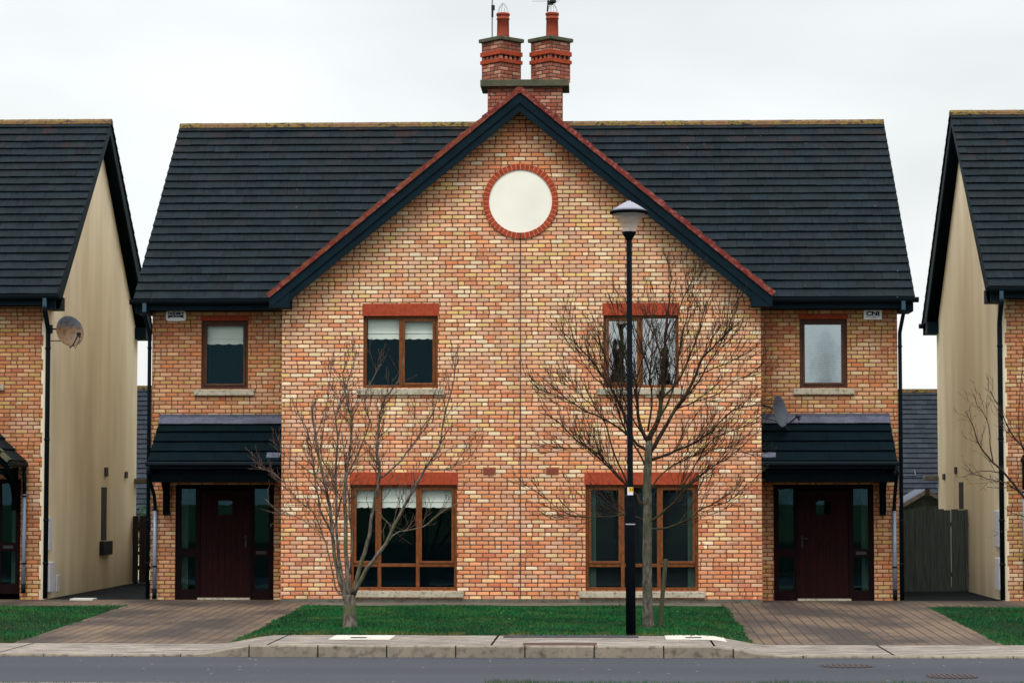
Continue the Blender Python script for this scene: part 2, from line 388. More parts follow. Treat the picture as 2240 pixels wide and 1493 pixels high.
def grassmat():
    t = NT('grass_blade'); a, b, _ = t.sep(t.uv()); n = t.noise(1.1, 4, t.pos())
    c = t.mix(a, rgb(7, 66, 36), rgb(24, 104, 46)); c = t.mix(t.math('MULTIPLY', t.mr(n, .48, .66), t.mr(b, .2, .8)), c, rgb(72, 96, 36)); n5 = t.noise(.7, 4, t.pos()); c = t.mix(t.mr(n5, .42, .6, 0., .7), c, rgb(14, 54, 30)); n6 = t.noise(1.9, 4, t.pos(loc=(7, 2, 0))); c = t.mix(t.mr(n6, .56, .68, 0., .55), c, rgb(66, 72, 38)); yy = t.sep(t.pos())[1]; c = t.mix(t.math('MULTIPLY', t.mr(yy, -8.6, -9.5), t.mr(t.noise(2.2, 3, t.pos()), .45, .6)), c, rgb(86, 88, 40))
    c = t.mix(t.mr(b, .985, .99, 0., .6), c, rgb(120, 112, 60))
    m = t.fin(c, .75, .15); return m
M['grass'] = grassmat()
def wood(name, a, b, axis=(14, 14, 1.2), rough=.6, spec=.2):
    t = NT(name); n = t.noise(3, 5, t.pos(axis), dist=.6); c = t.mix(t.mr(n, .35, .68), a, b); t.bump(n, .3, .004); return t.fin(c, rough, spec)
M['frame'] = wood('brown_window_frame', rgb(88, 50, 24), rgb(120, 68, 30), (6, 6, 3), .5)
M['frame_dark'] = wood('dark_brown_frame', rgb(62, 38, 28), rgb(80, 48, 32), (6, 6, 3), .5)
M['door'] = wood('shade_dark_red_timber', rgb(24, 9, 10), rgb(37, 13, 13), (14, 14, 1.5), .7, .06)  # red door timber, darkened to hold the porch shade in its colour
M['doorframe'] = wood('shade_dark_door_frame', rgb(16, 7, 9), rgb(26, 10, 11), (8, 8, 2), .7, .06)  # frame timber darkened for porch shade, like the door
M['bracket'] = wood('shade_black_timber', rgb(1, 7, 10), rgb(5, 10, 13), (6, 6, 2), .95, .03)  # near-black: shade under the canopy is put into the timber colour
M['fence'] = wood('weathered_board', rgb(40, 50, 48), rgb(66, 72, 64), (16, 16, .8), .85)
M['fence2'] = wood('brown_board', rgb(34, 28, 26), rgb(50, 38, 34), (16, 16, .8), .85)
M['stake'] = wood('green_stake', rgb(52, 54, 42), rgb(76, 72, 56), (16, 16, 1), .85)
M['blind'] = simple('blind_cloth', rgb(226, 224, 212), .9, .1, .05, 3)
M['slat'] = simple('venetian_slat', rgb(104, 116, 122), .6, .2, .04, 3)
M['slat_dark'] = simple('dark_slat', rgb(4, 14, 18), .6, .2, .04, 3)
M['curtain'] = simple('pale_green_curtain', rgb(74, 92, 82), .9, .1, .1, 5)
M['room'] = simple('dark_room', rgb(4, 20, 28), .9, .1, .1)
M['lead'] = conc('lead_flashing', rgb(70, 74, 88), rgb(92, 94, 108), rgb(50, 56, 66), 3, (.6, 1, 1))
M['clay'] = simple('terracotta', rgb(142, 62, 42), .8, .25, .12, 9, .2)
M['wire'] = simple('steel_wire', rgb(120, 122, 126), .4, .5)
M['black'] = simple('black_metal', rgb(6, 12, 18), .5, .3, .15)
M['lampblack'] = simple('black_lamp_post', rgb(3, 9, 16), .8, .08, .15)
M['silver'] = simple('silver_lamp_top', rgb(134, 134, 146), .6, .3, .06)
def dishmat(name, rust):
    t = NT(name); n = t.noise(9, 5, t.pos()); z = t.sep(t.pos())[2]
    c = t.mix(.5, rgb(74, 80, 88), rgb(66, 72, 82))
    if rust:
        c = t.mix(t.math('MULTIPLY', t.mr(n, .3, .5, .4, 1.), t.mr(z, 5.06, 4.96)), c, rgb(104, 76, 44)); c = t.mix(t.mr(t.noise(14, 4, t.pos(loc=(5, 1, 2))), .54, .62, 0., .8), c, rgb(62, 42, 36))
    else: c = t.mix(t.mr(n, .4, .7, 0., .3), c, rgb(70, 84, 96))
    return t.fin(c, .5, .4)
M['dish_rust'] = dishmat('rusty_dish', True); M['dish'] = dishmat('grey_dish', False)
def bark(name, a, b, c3):
    t = NT(name); n = t.noise(9, 5, t.pos((3, 3, 1))); n2 = t.noise(3, 4, t.pos()); c = t.mix(t.mr(n, .35, .65), a, b); c = t.mix(t.mr(n2, .5, .62, 0., .7), c, c3)
    t.bump(n, .8, .012); return t.fin(c, .9, .15)
M['bark'] = bark('grey_bark', rgb(60, 55, 50), rgb(112, 104, 94), rgb(84, 88, 56))
M['bark2'] = bark('lichen_bark', rgb(50, 48, 42), rgb(96, 92, 82), rgb(64, 68, 50))
M['twig'] = bark('brown_twig', rgb(56, 42, 38), rgb(92, 70, 60), rgb(88, 82, 62))
M['twig2'] = bark('dark_twig', rgb(26, 24, 18), rgb(58, 38, 30), rgb(50, 56, 34))
def leafmat(name, a, b):
    t = NT(name); u = t.sep(t.uv())[0]; return t.fin(t.mix(u, a, b), .7, .2)
M['conifer'] = leafmat('conifer_foliage', rgb(20, 36, 26), rgb(48, 66, 44))
M['leaf'] = leafmat('bush_leaf', rgb(24, 70, 40), rgb(60, 110, 56))
def glass(name, refl, tint=(1, 1, 1), rough=.0, wav=0., gc=(1, 1, 1)):
    t = NT(name); tr = t.n('BsdfTransparent'); tr.inputs[0].default_value = (*tint, 1); gl = t.n('BsdfGlossy'); gl.inputs['Roughness'].default_value = rough; gl.inputs['Color'].default_value = (*gc, 1)
    ms = t.n('MixShader'); ms.inputs[0].default_value = refl
    if wav:
        b = t.n('Bump'); b.inputs['Strength'].default_value = wav; b.inputs['Distance'].default_value = .02; t.put(b.inputs['Height'], t.noise(2.6, 2, t.pos())); t.t.links.new(b.outputs[0], gl.inputs['Normal'])
    t.t.links.new(tr.outputs[0], ms.inputs[1]); t.t.links.new(gl.outputs[0], ms.inputs[2]); t.t.links.new(ms.outputs[0], t.o.inputs[0]); return t.m
M['glass'] = glass('window_glass', .022, (.85, .9, .9), .0, 0, (.35, .8, 1))
M['glass_refl'] = glass('reflective_glass', .5, (.7, .75, .75), .0, .03, (.86, .9, .92))
M['glass_frost'] = glass('mirror_film_glass', .55, (.7, .75, .78), .06, .04, (.62, .72, .76))
M['glass_lamp'] = glass('lamp_glass', .34, (.86, .80, .76), .6)
M['sign_white'] = simple('sign_white', rgb(244, 244, 246), .5, .3, .02)
M['navy'] = simple('navy_label', rgb(16, 26, 84), .5, .3, .02)
M['yellow'] = simple('yellow_label', rgb(236, 188, 40), .5, .3, .02)
M['ink'] = simple('dark_ink', rgb(14, 22, 60), .5, .3, .02)
M['inkblack'] = simple('black_ink', rgb(20, 16, 12), .5, .3, .02)
M['rustgrate'] = simple('rusty_iron', rgb(60, 46, 44), .8, .3, .2, 12)
M['ventbrick'] = simple('vent_clay', rgb(148, 84, 66), .85, .2, .1, 12)
M['bluepot'] = simple('blue_pot', rgb(24, 60, 110), .35, .5)

def text(s, name, size, loc, mat, parent, shear=0., sx=1., bold=0.):
    cu = bpy.data.curves.new(name, 'FONT'); cu.body = s; cu.size = size; cu.align_x = 'CENTER'; cu.align_y = 'CENTER'; cu.shear = shear; cu.extrude = .0015; cu.offset = bold
    o = bpy.data.objects.new(name, cu); col.objects.link(o)
    dg = bpy.context.evaluated_depsgraph_get(); me = bpy.data.meshes.new_from_object(o.evaluated_get(dg))
    bpy.data.objects.remove(o); t = bpy.data.objects.new(name, me); col.objects.link(t)
    me.materials.clear(); me.materials.append(mat)
    off = wpos(parent) if parent else Vector((0, 0, 0))
    me.transform(Matrix.Translation(Vector(loc) - off) @ Matrix.Rotation(R(90), 4, 'X') @ Matrix.Diagonal((sx, 1, 1, 1)))
    t.parent = parent; return t

# ------------------------------------------------------------------ ground shapes
def lerp(a, b, t): return a + (b - a) * t
def sm(a, b, x):
    t = max(0, min(1, (x - a) / (b - a))); return t * t * (3 - 2 * t)
def dropx(X):
    d = sm(-3.1, -4.0, X) if X < 0 else sm(2.9, 3.85, X)
    return d * (1 - sm(7.6, 8.4, abs(X)))
def zf(X, Y):
    ks = [(-12.2, -.112), (-9.6, -.105), (-.9, -.07), (0, -.05), (14, -.05), (20, -1.25), (400, -1.25)]
    if Y <= ks[0][0]: z = ks[0][1]
    else:
        for (a, za), (b, zb) in zip(ks, ks[1:]):
            if Y <= b: z = lerp(za, zb, (Y - a) / (b - a)); break
        else: z = -1.25
    return z - .122 * dropx(X) * max(0, min(1, (-1.5 - Y) / 7.0))
ROAD = -.262
PB, PF, KF = -9.55, -11.83, -11.96     # path back, path front, kerb face

def sheet(xs, ys, f, dz=0., mb=None):
    mb = mb or MB()
    i = len(mb.v); nx = len(xs)
    mb.v += [(x, y, f(x, y) + dz) for y in ys for x in xs]
    for b in range(len(ys) - 1):
        for a in range(nx - 1):
            k = i + b * nx + a; mb.f.append((k, k + 1, k + nx + 1, k + nx))
    return mb
def rng(a, b, st):
    n = max(1, round((b - a) / st)); return [a + (b - a) * k / n for k in range(n + 1)]
# one ground sheet out to the horizon
def gbase(x, y):
    if y < PF - .05: return -.34
    return zf(x, y) - .06
xs = [-900, -200, -60, -30] + rng(-24, 24, .8) + [30, 60, 200, 900]; ys = [-600, -120, -60, -12.2, -11.9] + rng(-11.8, 0, .6) + [2, 6, 12, 14, 15.5, 17, 18.5, 20, 40, 100, 300, 900]
tag(sheet(xs, ys, gbase).build('ground', M['earth']), kind='structure')
tag(sheet([-80, -20, 0, 20, 80], [-18.55, -15, KF + .05], lambda x, y: ROAD).build('road', M['asphalt']), kind='structure')
# far side of the street, where the photographer stands
tag(sheet([-80, -20, 20, 80], [-60, -40, -18.75], lambda x, y: -.115).build('near_verge', M['soil']), kind='structure')
kb = MB().box(-80, 80, -18.78, -18.6, -.4, -.108); tag(kb.build('near_kerb', M['kerb']), kind='structure')

# footpath panels with open joints
joints = [-16.5, -13.4, -10.2, -6.62, -2.97, 0.02, 2.98, 5.35, 8.6, 11.5, 14.4, 17.5]
mb = MB()
for a, b in zip(joints, joints[1:]):
    sheet(rng(a + .015, b - .015, .2), [PB, -10.7, PF], zf, 0, mb)
mb.f = [tuple(reversed(f)) for f in mb.f]
tag(mb.build('footpath', M['path']), kind='structure')
kmb = MB(); x = -16.9
i = 0
while x < 17:
    ln = .915
    x1 = x + ln - .018
    for a, b in ((x, x + (x1 - x) / 3), (x + (x1 - x) / 3, x + 2 * (x1 - x) / 3), (x + 2 * (x1 - x) / 3, x1)):
        za, zb = zf(a, -11.9) + .004, zf(b, -11.9) + .004
        F = KF; r = .018
        prof = lambda z: [(PF + .005, z), (F + r, z), (F + .005, z - r * .4), (F - .004, z - r * 1.1), (F - .012, -.42)]
        pa, pb = prof(za), prof(zb)
        kmb.add([(a, y, z) for y, z in pa] + [(b, y, z) for y, z in pb], [(k, k + 1, k + 6, k + 5) for k in range(4)])
    for xx, fl in ((x, 1), (x1, -1)):
        z = zf(xx, -11.9) + .004; pts = [(xx, y, zz) for y, zz in prof(z)] + [(xx, PF + .005, -.42)]
        kmb.face(pts if fl < 0 else pts[::-1])
    x += ln
tag(kmb.build('kerb', M['kerb']), kind='structure')

# drives and paving by the houses
def drive(x0, x1, name):
    mb = sheet(rng(x0, x1, .25), rng(PB + .0, 1.1, .5), zf, .002)
    return tag(mb.build(name, M['paver']), kind='structure')
drive(-6.95, -3.75, 'driveway'); drive(3.6, 7.15, 'driveway')
for a, b in ((-16, -6.96), (7.16, 16)):
    tag(sheet(rng(a, b, .5), rng(-1.15, 1.1, .5), zf, .001).build('paving', M['paver']), kind='structure')
tag(sheet(rng(-3.74, 3.59, .5), [-.9, -.4, 0.02], zf, .004).build('paving_strip', M['strip']), kind='structure')
for a, b in ((-8.9, -6.93), (6.93, 8.82)):
    tag(sheet([a, b], [1.1, 6, 13], zf, .001).build('side_passage', M['shade_dark_tarmac']), kind='structure')

# lawns and blades
TRUNKS = [at(766, 1370, -7.6), at(1419, 1370, -7.7), at(1443, 1369, -7.6)]
def lawn(x0, x1, y0, y1, n, h=.035, zfun=zf, edge=None):
    base = sheet(rng(x0, x1, .25), rng(y0, y1, .5), zfun, .001)
    if zfun is zf: tag(base.build('lawn', M['soil']), kind='structure')
    mb = MB()
    for _ in range(n):
        x = random.uniform(x0 - .10, x1 + .10); y = random.uniform(y0 - .05, y1)
        eo = max(x0 - x, x - x1, (y0 - y) * 2)
        if eo > 0 and eo > .09 * (.5 + .5 * math.sin(x * 7 + y * 5) * math.sin(y * 3.3 + x * 11)): continue
        d = min(x - x0, x1 - x)
        if edge: y = max(y, y0)
        if any((x - q.x) ** 2 + (y - q.y) ** 2 < (.17 + .06 * math.sin(5 * math.atan2(y - q.y, x - q.x))) ** 2 for q in TRUNKS): continue
        z = zfun(x, y); a = random.uniform(0, 6.28); hh = h * random.uniform(.5, 1.5) * (.8 + .35 * math.sin(x * 2.1 + 1) * math.sin(y * 1.7)) * (1.25 if abs(y - y0) < .12 else 1)
        wd = .004 + .004 * random.random(); lx, ly = random.gauss(0, .5) * hh, random.gauss(0, .5) * hh
        dx, dy = math.cos(a) * wd, math.sin(a) * wd
        mb.face([(x - dx, y - dy, z), (x + dx, y + dy, z), (x + lx, y + ly, z + hh)], (random.random(), random.random()))
    tag(mb.build('grass', M['grass']), kind='stuff')
lawn(-3.74, 3.59, PB, -.92, 90000)
lawn(-12, -6.97, PB, -1.16, 42000); lawn(7.17, 12, PB, -1.16, 42000)
# tufts on the near side of the street
mb = MB()
for _ in range(12000):
    x = random.uniform(-9, 9); y = random.uniform(-19.4, -18.74)
    p = .5 + .5 * math.sin(x * 3.1) * math.sin(x * 1.3 + 1)
    h = random.uniform(.02, .035) if x < .3 else random.uniform(.045, .07) + .04 * p * random.random()
    a = random.uniform(0, 6.28); dx, dy = math.cos(a) * .005, math.sin(a) * .005; lx = random.gauss(0, .3) * h
    mb.face([(x - dx, y - dy, -.115), (x + dx, y + dy, -.115), (x + lx, y, -.115 + h)], (random.random(), random.random()))
tag(mb.build('grass', M['grass']), kind='stuff')

# covers and patches in the path and road
def flat(px0, px1, py0, py1, z, name, mat, parent=None, dz=.004, follow=True, skew=0):
    a = atz(px0, py1, z); b = atz(px1, py1, z); c = atz(px1 - skew, py0, z); d = atz(px0 + skew, py0, z)
    xs_ = rng(a.x, b.x, .15); mb = MB(); y0, y1 = a.y, d.y
    f = zf if follow else (lambda X, Y: z)
    sheet(xs_, [y0, (y0 + y1) / 2, y1], f, dz, mb)
    return mb.build(name, mat, parent)
for (a, b, lab, s0) in ((717, 852, 'white concrete access cover with dark slot in the path left of the lamp', 765), (1457, 1590, 'white concrete access cover with dark slot in the path right of the lamp', 1500)):
    c = atz((a + b) / 2, 1393, -.105)
    r = empty('access_cover', c, lab, 'access cover', 'white access covers in the footpath')
    flat(a, b, 1388.5, 1398, -.106, 'cover_slab', M['white_conc'], r, .004)
    flat(s0, s0 + 35, 1393.2, 1395.2, -.106, 'slot', M['slot'], r, .008)
tag(flat(1142, 1305, 1405, 1410.5, -.11, 'path_patch', M['brown_patch']), 'brown rectangular repair patch in the concrete path left of the lamp', 'repair patch')
tag(flat(1100, 1397, 1387, 1394, -.106, 'tarmac_strip', M['tarpatch'], dz=.0035), kind='structure')
for (a, b, y0, y1, lab) in ((1797, 1920, 1452, 1460, 'rusty road gully grate closest to the dropped kerb'), (2032, 2152, 1474, 1484, 'rusty ribbed gully grate nearer the camera at the right')):
    p0 = atz(a, y1, ROAD); p1 = atz(b, y1, ROAD); p2 = atz(a, y0, ROAD)
    r = empty('gully_grate', ((p0.x + p1.x) / 2, (p0.y + p2.y) / 2, ROAD), lab, 'drain grate', 'iron gully grates in the road')
    cx, cy, rx, ry = (p0.x + p1.x) / 2, (p0.y + p2.y) / 2, (p1.x - p0.x) / 2, (p2.y - p0.y) / 2
    mb = MB(); mb.face([(cx + rx * math.cos(k * math.pi / 16), cy + ry * math.sin(k * math.pi / 16), ROAD + .004) for k in range(32)]); mb.build('grate_frame', M['slot'], r)
    mb = MB()
    for k in range(9):
        xx = cx - rx * .8 + rx * 1.6 * k / 8; hy = ry * .9 * math.sqrt(max(.05, 1 - ((xx - cx) / rx) ** 2)); mb.box(xx - .02, xx + .012, cy - hy, cy + hy, ROAD + .003, ROAD + .012)
    mb.build('rib', M['rustgrate'], r)

# fallen leaves and grit caught along the path, the kerb and the drives
mb = MB(); rr = random.Random(44)
for k in range(520):
    m_ = k % 4
    if m_ == 0: x, y = rr.uniform(-8, 8), KF - abs(rr.gauss(0, .12)) - .02; z = ROAD
    elif m_ == 1: x, y = rr.uniform(-3.5, 3.5), PB - abs(rr.gauss(0, .12)); z = zf(x, y)
    elif m_ == 2: x, y = rr.choice((-3.8, 3.65, 7.05, -6.9)) + rr.gauss(0, .12), rr.uniform(-9.3, -1); z = zf(x, y)
    else: x, y = rr.uniform(-8, 8), rr.uniform(-9.3, -.5); z = zf(x, y) + (.03 if -3.7 < x < 3.55 else 0)
    a = rr.uniform(0, 6.28); q = rr.uniform(.008, .024); u = Vector((math.cos(a), math.sin(a), rr.uniform(-.3, .3))) * q; v = Vector((-math.sin(a), math.cos(a), rr.uniform(-.2, .4))) * q * .6; p = Vector((x, y, z + .012))
    mb.face([p - u, p - v, p + u, p + v], (rr.random(), 0))
tag(mb.build('fallen_leaves', leafmat('dead_leaf', rgb(84, 56, 34), rgb(120, 100, 66))), kind='stuff')

# ------------------------------------------------------------------ houses
EY, EZ = .68, 5.49           # tile edge at the front eave
RY, RZ = 5.56, 9.47          # main ridge
SL = math.hypot(RY - EY, RZ - EZ); RD = Vector((0, RY - EY, RZ - EZ)).normalized(); RN = Vector((0, -RD.z, RD.y))
WR = 1.1                     # recessed front wall
def tiles(mb, org, along, up, nrm, width, length, gauge=.286, tw=.33, cut=None, jit=.004, start=None):
    """courses of overlapping flat tiles; cut(row distance)->(from, to) limits along the course"""
    rows = math.ceil(length / gauge); g = length / rows
    for r in range(rows):
        s0 = r * g; s1 = min(length, s0 + g + .05)
        lo, hi = (0, width) if cut is None else cut(s0)
        if hi - lo < .05: continue
        x = lo - (tw / 2 if r % 2 else 0)
        while x < hi:
            a, b = max(lo, x + .002), min(hi, x + tw - .002); x += tw
            if b - a < .02: continue
            j = random.uniform(-jit, jit); e = .046 + j; uvr = (random.random(), random.random()); ds = random.uniform(-.004, .004)
            P = lambda u, s, h: org + along * u + up * s + nrm * h
            s00 = s0 - .012 + ds
            mb.add([P(a, s00, e - .024), P(b, s00, e - .024), P(b, s1, -.01), P(a, s1, -.01), P(a, s00, e), P(b, s00, e), P(b, s1, .004), P(a, s1, .004)],
                   [(4, 5, 6, 7), (0, 1, 5, 4), (0, 4, 7, 3), (1, 2, 6, 5)], uvr)

def window(par, O, x0, x1, z0, z1, Y, lay, gl='glass', blind=0., fr='frame', transom=None, slat=None, curt=False, lintel=True, lh=.225, sillw=.12):
    x0 += O.x; x1 += O.x; z0 += O.z; z1 += O.z; Y += O.y
    mb = MB(); fw = .055; y0, y1 = Y + .065, Y + .135
    mb.box(x0, x1, y0, y1, z0, z0 + fw); mb.box(x0, x1, y0, y1, z1 - fw, z1); mb.box(x0, x0 + fw, y0, y1, z0 + fw, z1 - fw); mb.box(x1 - fw, x1, y0, y1, z0 + fw, z1 - fw)
    cuts = [x0 + fw / 2] + [x0 + (x1 - x0) * c for c in lay[0]] + [x1 - fw / 2]
    for c in cuts[1:-1]: mb.box(c - .033, c + .033, y0 - .002, y1, z0 + fw, z1 - fw)
    rows = [(z0, z1)]
    if transom is not None:
        tz = transom + O.z
        for a, b in zip(cuts, cuts[1:]): mb.box(a + .034, b - .034, y0, y1, tz - .03, tz + .03)
        rows = [(z0, tz), (tz, z1)]
    wn = mb.build('window', M[fr], par, bevel=.006)
    # sashes on the opening lights
    for i, (a, b) in enumerate(zip(cuts, cuts[1:])):
        for j, (ra, rb) in enumerate(rows):
            if lay[1][i] and j == len(rows) - 1:
                m = MB(); s = .045; xa, xb = a + .030, b - .030; za, zb = ra + .032 + (.02 if j == 0 else 0), rb - fw + .002
                m.box(xa, xb, y0 - .014, y0 + .03, za, za + s); m.box(xa, xb, y0 - .014, y0 + .03, zb - s, zb); m.box(xa, xa + s, y0 - .014, y0 + .03, za + s, zb - s); m.box(xb - s, xb, y0 - .014, y0 + .03, za + s, zb - s)
                m.build('sash', M[fr], wn, bevel=.006)
            MB().face([(a, y0 + .035, ra), (b, y0 + .035, ra), (b, y0 + .035, rb), (a, y0 + .035, rb)]).build('pane', M[gl], wn)
            if blind and j == len(rows) - 1:
                m = MB(); yb = y1 + .04; n = 40; zt = rb - .04; zb = rb - blind; xa, xb = a + .04, b - .04
                for k in range(n):
                    u0, u1 = k / n, (k + 1) / n
                    q = lambda u: zb - .018 * abs(math.sin(u * math.pi * 3.5 + i)) ** .7
                    xl, xr = lerp(xa, xb, u0), lerp(xa, xb, u1)
                    m.add([(xl, yb, q(u0)), (xr, yb, q(u1)), (xr, yb, zt), (xl, yb, zt), (xl, yb + .004, q(u0)), (xr, yb + .004, q(u1))], [(0, 1, 2, 3), (4, 5, 1, 0)])
                m.box(xa, xb, yb - .012, yb - .001, zb + .09, zb + .105)
                m.build('blind', M['blind'], wn)
    if slat:
        m = MB(); z = z0 + .07
        while z < z1 - .08:
            m.box(x0 + .06, x1 - .06, y1 + .04, y1 + .062, z, z + .03); z += .038
        m.build('venetian_blind', M[slat], wn)
    if curt:
        for s in (0, 1):
            m = MB(); n = 14; a, b = (x0 + .04, x0 + .19) if s == 0 else (x1 - .19, x1 - .04)
            for k in range(n):
                u0, u1 = a + (b - a) * k / n, a + (b - a) * (k + 1) / n
                ya, yb = y1 + .004 + .018 * (k % 2), y1 + .004 + .018 * ((k + 1) % 2)
                m.face([(u0, ya, z0), (u1, yb, z0), (u1, yb, z1), (u0, ya, z1)])
            m.build('curtain', M['curtain'], wn)
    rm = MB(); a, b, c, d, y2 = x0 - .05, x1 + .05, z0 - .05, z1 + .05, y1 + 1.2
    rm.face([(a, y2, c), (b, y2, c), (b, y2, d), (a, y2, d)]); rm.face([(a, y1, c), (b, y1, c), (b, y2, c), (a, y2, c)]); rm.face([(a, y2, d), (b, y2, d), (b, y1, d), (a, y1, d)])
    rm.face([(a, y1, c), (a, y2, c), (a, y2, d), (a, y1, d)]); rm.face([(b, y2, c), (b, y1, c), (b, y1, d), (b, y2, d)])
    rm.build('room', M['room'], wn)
    sb = MB(); s = MB().hexa([(x0 - sillw, Y - .055, z0 - .125), (x1 + sillw, Y - .055, z0 - .125), (x1 + sillw, Y + .06, z0 - .125), (x0 - sillw, Y + .06, z0 - .125),
                            (x0 - sillw, Y - .055, z0 - .02), (x1 + sillw, Y - .055, z0 - .02), (x1 + sillw, Y + .09, z0 - .002), (x0 - sillw, Y + .09, z0 - .002)])
    s.build('sill', M['sill'], wn, bevel=.006)
    if lintel:
        m = MB(); n = round((x1 - x0 + .04) / .075); a = x0 - .02; st = (x1 - x0 + .04) / n
        for k in range(n): m.box(a + k * st + .0015, a + (k + 1) * st - .0015, Y - .006 - random.random() * .001, Y + .10, z1, z1 + lh)
        lo = m.build('lintel', M['orange'], wn); MB().box(a + .002, a + n * st - .002, Y - .0045, Y + .09, z1 + .002, z1 + lh - .002).build('mortar', M['orange_joint'], wn)
    return wn

def porch(par, O, side, kind='lean'):
    """entrance: door, sidelights, canopy. side -1 is the left one"""
    S = lambda x: O.x + side * x          # x measured outward from the party line
    ox = lambda a, b: (min(S(a), S(b)), max(S(a), S(b)))
    Z = O.z; Y = WR + O.y
    # frame
    xa, xb = ox(4.62, 6.46)
    f = MB(); f.box(xa, xb, Y + .04, Y + .12, Z + 2.0, Z + 2.08)
    for a, b in ((xa, xa + .06), (xb - .06, xb)): f.box(a, b, Y + .04, Y + .12, Z - .05, Z + 2.0)
    d0, d1 = ox(5.08, 6.0)
    for a in (d0 - .05, d1): f.box(a, a + .05, Y + .03, Y + .12, Z - .05, Z + 2.0)
    pans = ((xa + .06, d0 - .05), (d1 + .05, xb - .06))
    for a, b in pans:
        f.box(a, b, Y + .05, Y + .11, Z - .05, Z + .14); f.box(a, b, Y + .045, Y + .11, Z + .74, Z + .90); f.box(a, a + .04, Y + .05, Y + .11, Z + .14, Z + 2.0); f.box(b - .04, b, Y + .05, Y + .11, Z + .14, Z + 2.0)
    fo = f.build('door_frame', M['doorframe'], par, bevel=.004)
    for a, b in pans:
        MB().box(a + .04, b - .04, Y + .07, Y + .075, Z + .90, Z + 2.0).build('pane', M['glass'], fo); MB().box(a + .04, b - .04, Y + .07, Y + .075, Z + .14, Z + .74).build('pane', M['glass'], fo)
    lp = pans[1] if side < 0 else pans[1]
    MB().box(lp[0] + .08, lp[1] - .08, Y + .03, Y + .046, Z + .79, Z + .85).build('letterbox', M['slot'], fo)
    # curtain behind the outer sidelight, dark room
    cx0, cx1 = pans[0] if side < 0 else pans[1]
    m = MB(); n = 8
    a0, a1 = (cx0 + .03, cx0 + .15) if side < 0 else (cx1 - .15, cx1 - .03)
    for k in range(n):
        u0, u1 = lerp(a0, a1, k / n), lerp(a0, a1, (k + 1) / n); m.face([(u0, Y + .2 + .02 * (k % 2), Z), (u1, Y + .2 + .02 * ((k + 1) % 2), Z), (u1, Y + .2 + .02 * ((k + 1) % 2), Z + 2), (u0, Y + .2 + .02 * (k % 2), Z + 2)])
    m.build('curtain', M['curtain'], fo)
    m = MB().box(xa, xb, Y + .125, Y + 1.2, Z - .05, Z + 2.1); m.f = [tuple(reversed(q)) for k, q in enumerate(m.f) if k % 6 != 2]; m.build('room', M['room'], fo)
    # door leaf: vertical boards with a small glazed light
    d = MB(); nb = 8; wd = (d1 - d0) / nb; lx0, lx1 = d0 + .335, d1 - .335
    for k in range(nb):
        a, b = d0 + k * wd + .003, d0 + (k + 1) * wd - .003
        d.box(a, b, Y + .055, Y + .10, Z + .0, Z + 1.5 if a < lx1 and b > lx0 else Z + 1.97)
        if a < lx1 and b > lx0: d.box(a, b, Y + .055, Y + .10, Z + 1.80, Z + 1.97)
    d.box(d0, d1, Y + .062, Y + .095, Z + .0, Z + 1.5)
    m = d
    d.box(d0, lx0 - .01, Y + .062, Y + .095, Z + 1.5, Z + 1.96); d.box(lx1 + .01, d1, Y + .062, Y + .095, Z + 1.5, Z + 1.96)
    for a, b, c, e2 in ((lx0 - .06, lx1 + .06, 1.46, 1.52), (lx0 - .06, lx1 + .06, 1.78, 1.83)): m.box(a, b, Y + .045, Y + .06, Z + c, Z + e2)
    for a, b in ((lx0 - .06, lx0 - .01), (lx1 + .01, lx1 + .06)): m.box(a, b, Y + .046, Y + .06, Z + 1.52, Z + 1.78)
    do = d.build('door', M['door'], par)
    MB().box(d0 + .3, d1 - .3, Y + .07, Y + .078, Z + 1.48, Z + 1.82).build('pane', M['glass'], do)
    hx = d1 - .07 if side < 0 else d0 + .07
    h = MB().box(hx - .018, hx + .018, Y + .042, Y + .055, Z + .92, Z + 1.14); h.tube([(hx, Y + .05, Z + 1.08), (hx, Y + .005, Z + 1.08), (hx - side * .0 + (-.1 if side < 0 else .1), Y + .005, Z + 1.08)], .011)
    h.build('handle', M['black'], do)
    MB().box(d0 - .03, d1 + .03, Y - .06, Y + .05, Z - .06, Z - .012).build('threshold', M['sill'], do)
    if kind == 'lean':
        c0, c1 = ox(4.36, 6.76); yt, zt, yb, zb = Y - .01, Z + 3.28, O.y - .12, Z + 2.48
        upv = Vector((0, yt - yb, zt - zb)); ln = upv.length; upv.normalize(); nn = Vector((0, -upv.z, upv.y))
        m = MB(); tiles(m, Vector((c0, yb, zb)), Vector((1, 0, 0)), upv, nn, c1 - c0, ln - .12, .44, .6, jit=.0015)
        cn = m.build('porch_canopy', M['canopy'], par)
        # timber frame under the tiles; its black front board paints in the porch shade
        b = MB(); b.hexa([(c0 + .02, yb + .05, zb - .10), (c1 - .02, yb + .05, zb - .10), (c1 - .02, Y, zt - .16), (c0 + .02, Y, zt - .16), (c0 + .02, yb + .02, zb - .01), (c1 - .02, yb + .02, zb - .01), (c1 - .02, Y, zt - .01), (c0 + .02, Y, zt - .01)])
        b.box(c0 + .04, c1 - .04, yb + .06, yb + .12, zb - .36, zb - .05)
        b.box(c0 + .04, c1 - .04, yb + .12, Y, zb - .16, zb - .13); b.build('soffit', M['bracket'], cn)
        g = MB(); n = 8
        g.tube([(c0 - .03, yb - .03, zb - .035), (c1 + .03, yb - .03, zb - .035)], .045, 10); g.box(c0, c1, yb, yb + .05, zb - .12, zb - .015); g.build('gutter', M['gutter'], cn)
        fl = MB(); up2 = lambda s, h: Vector((0, yt, zt)) - upv * s + nn * h
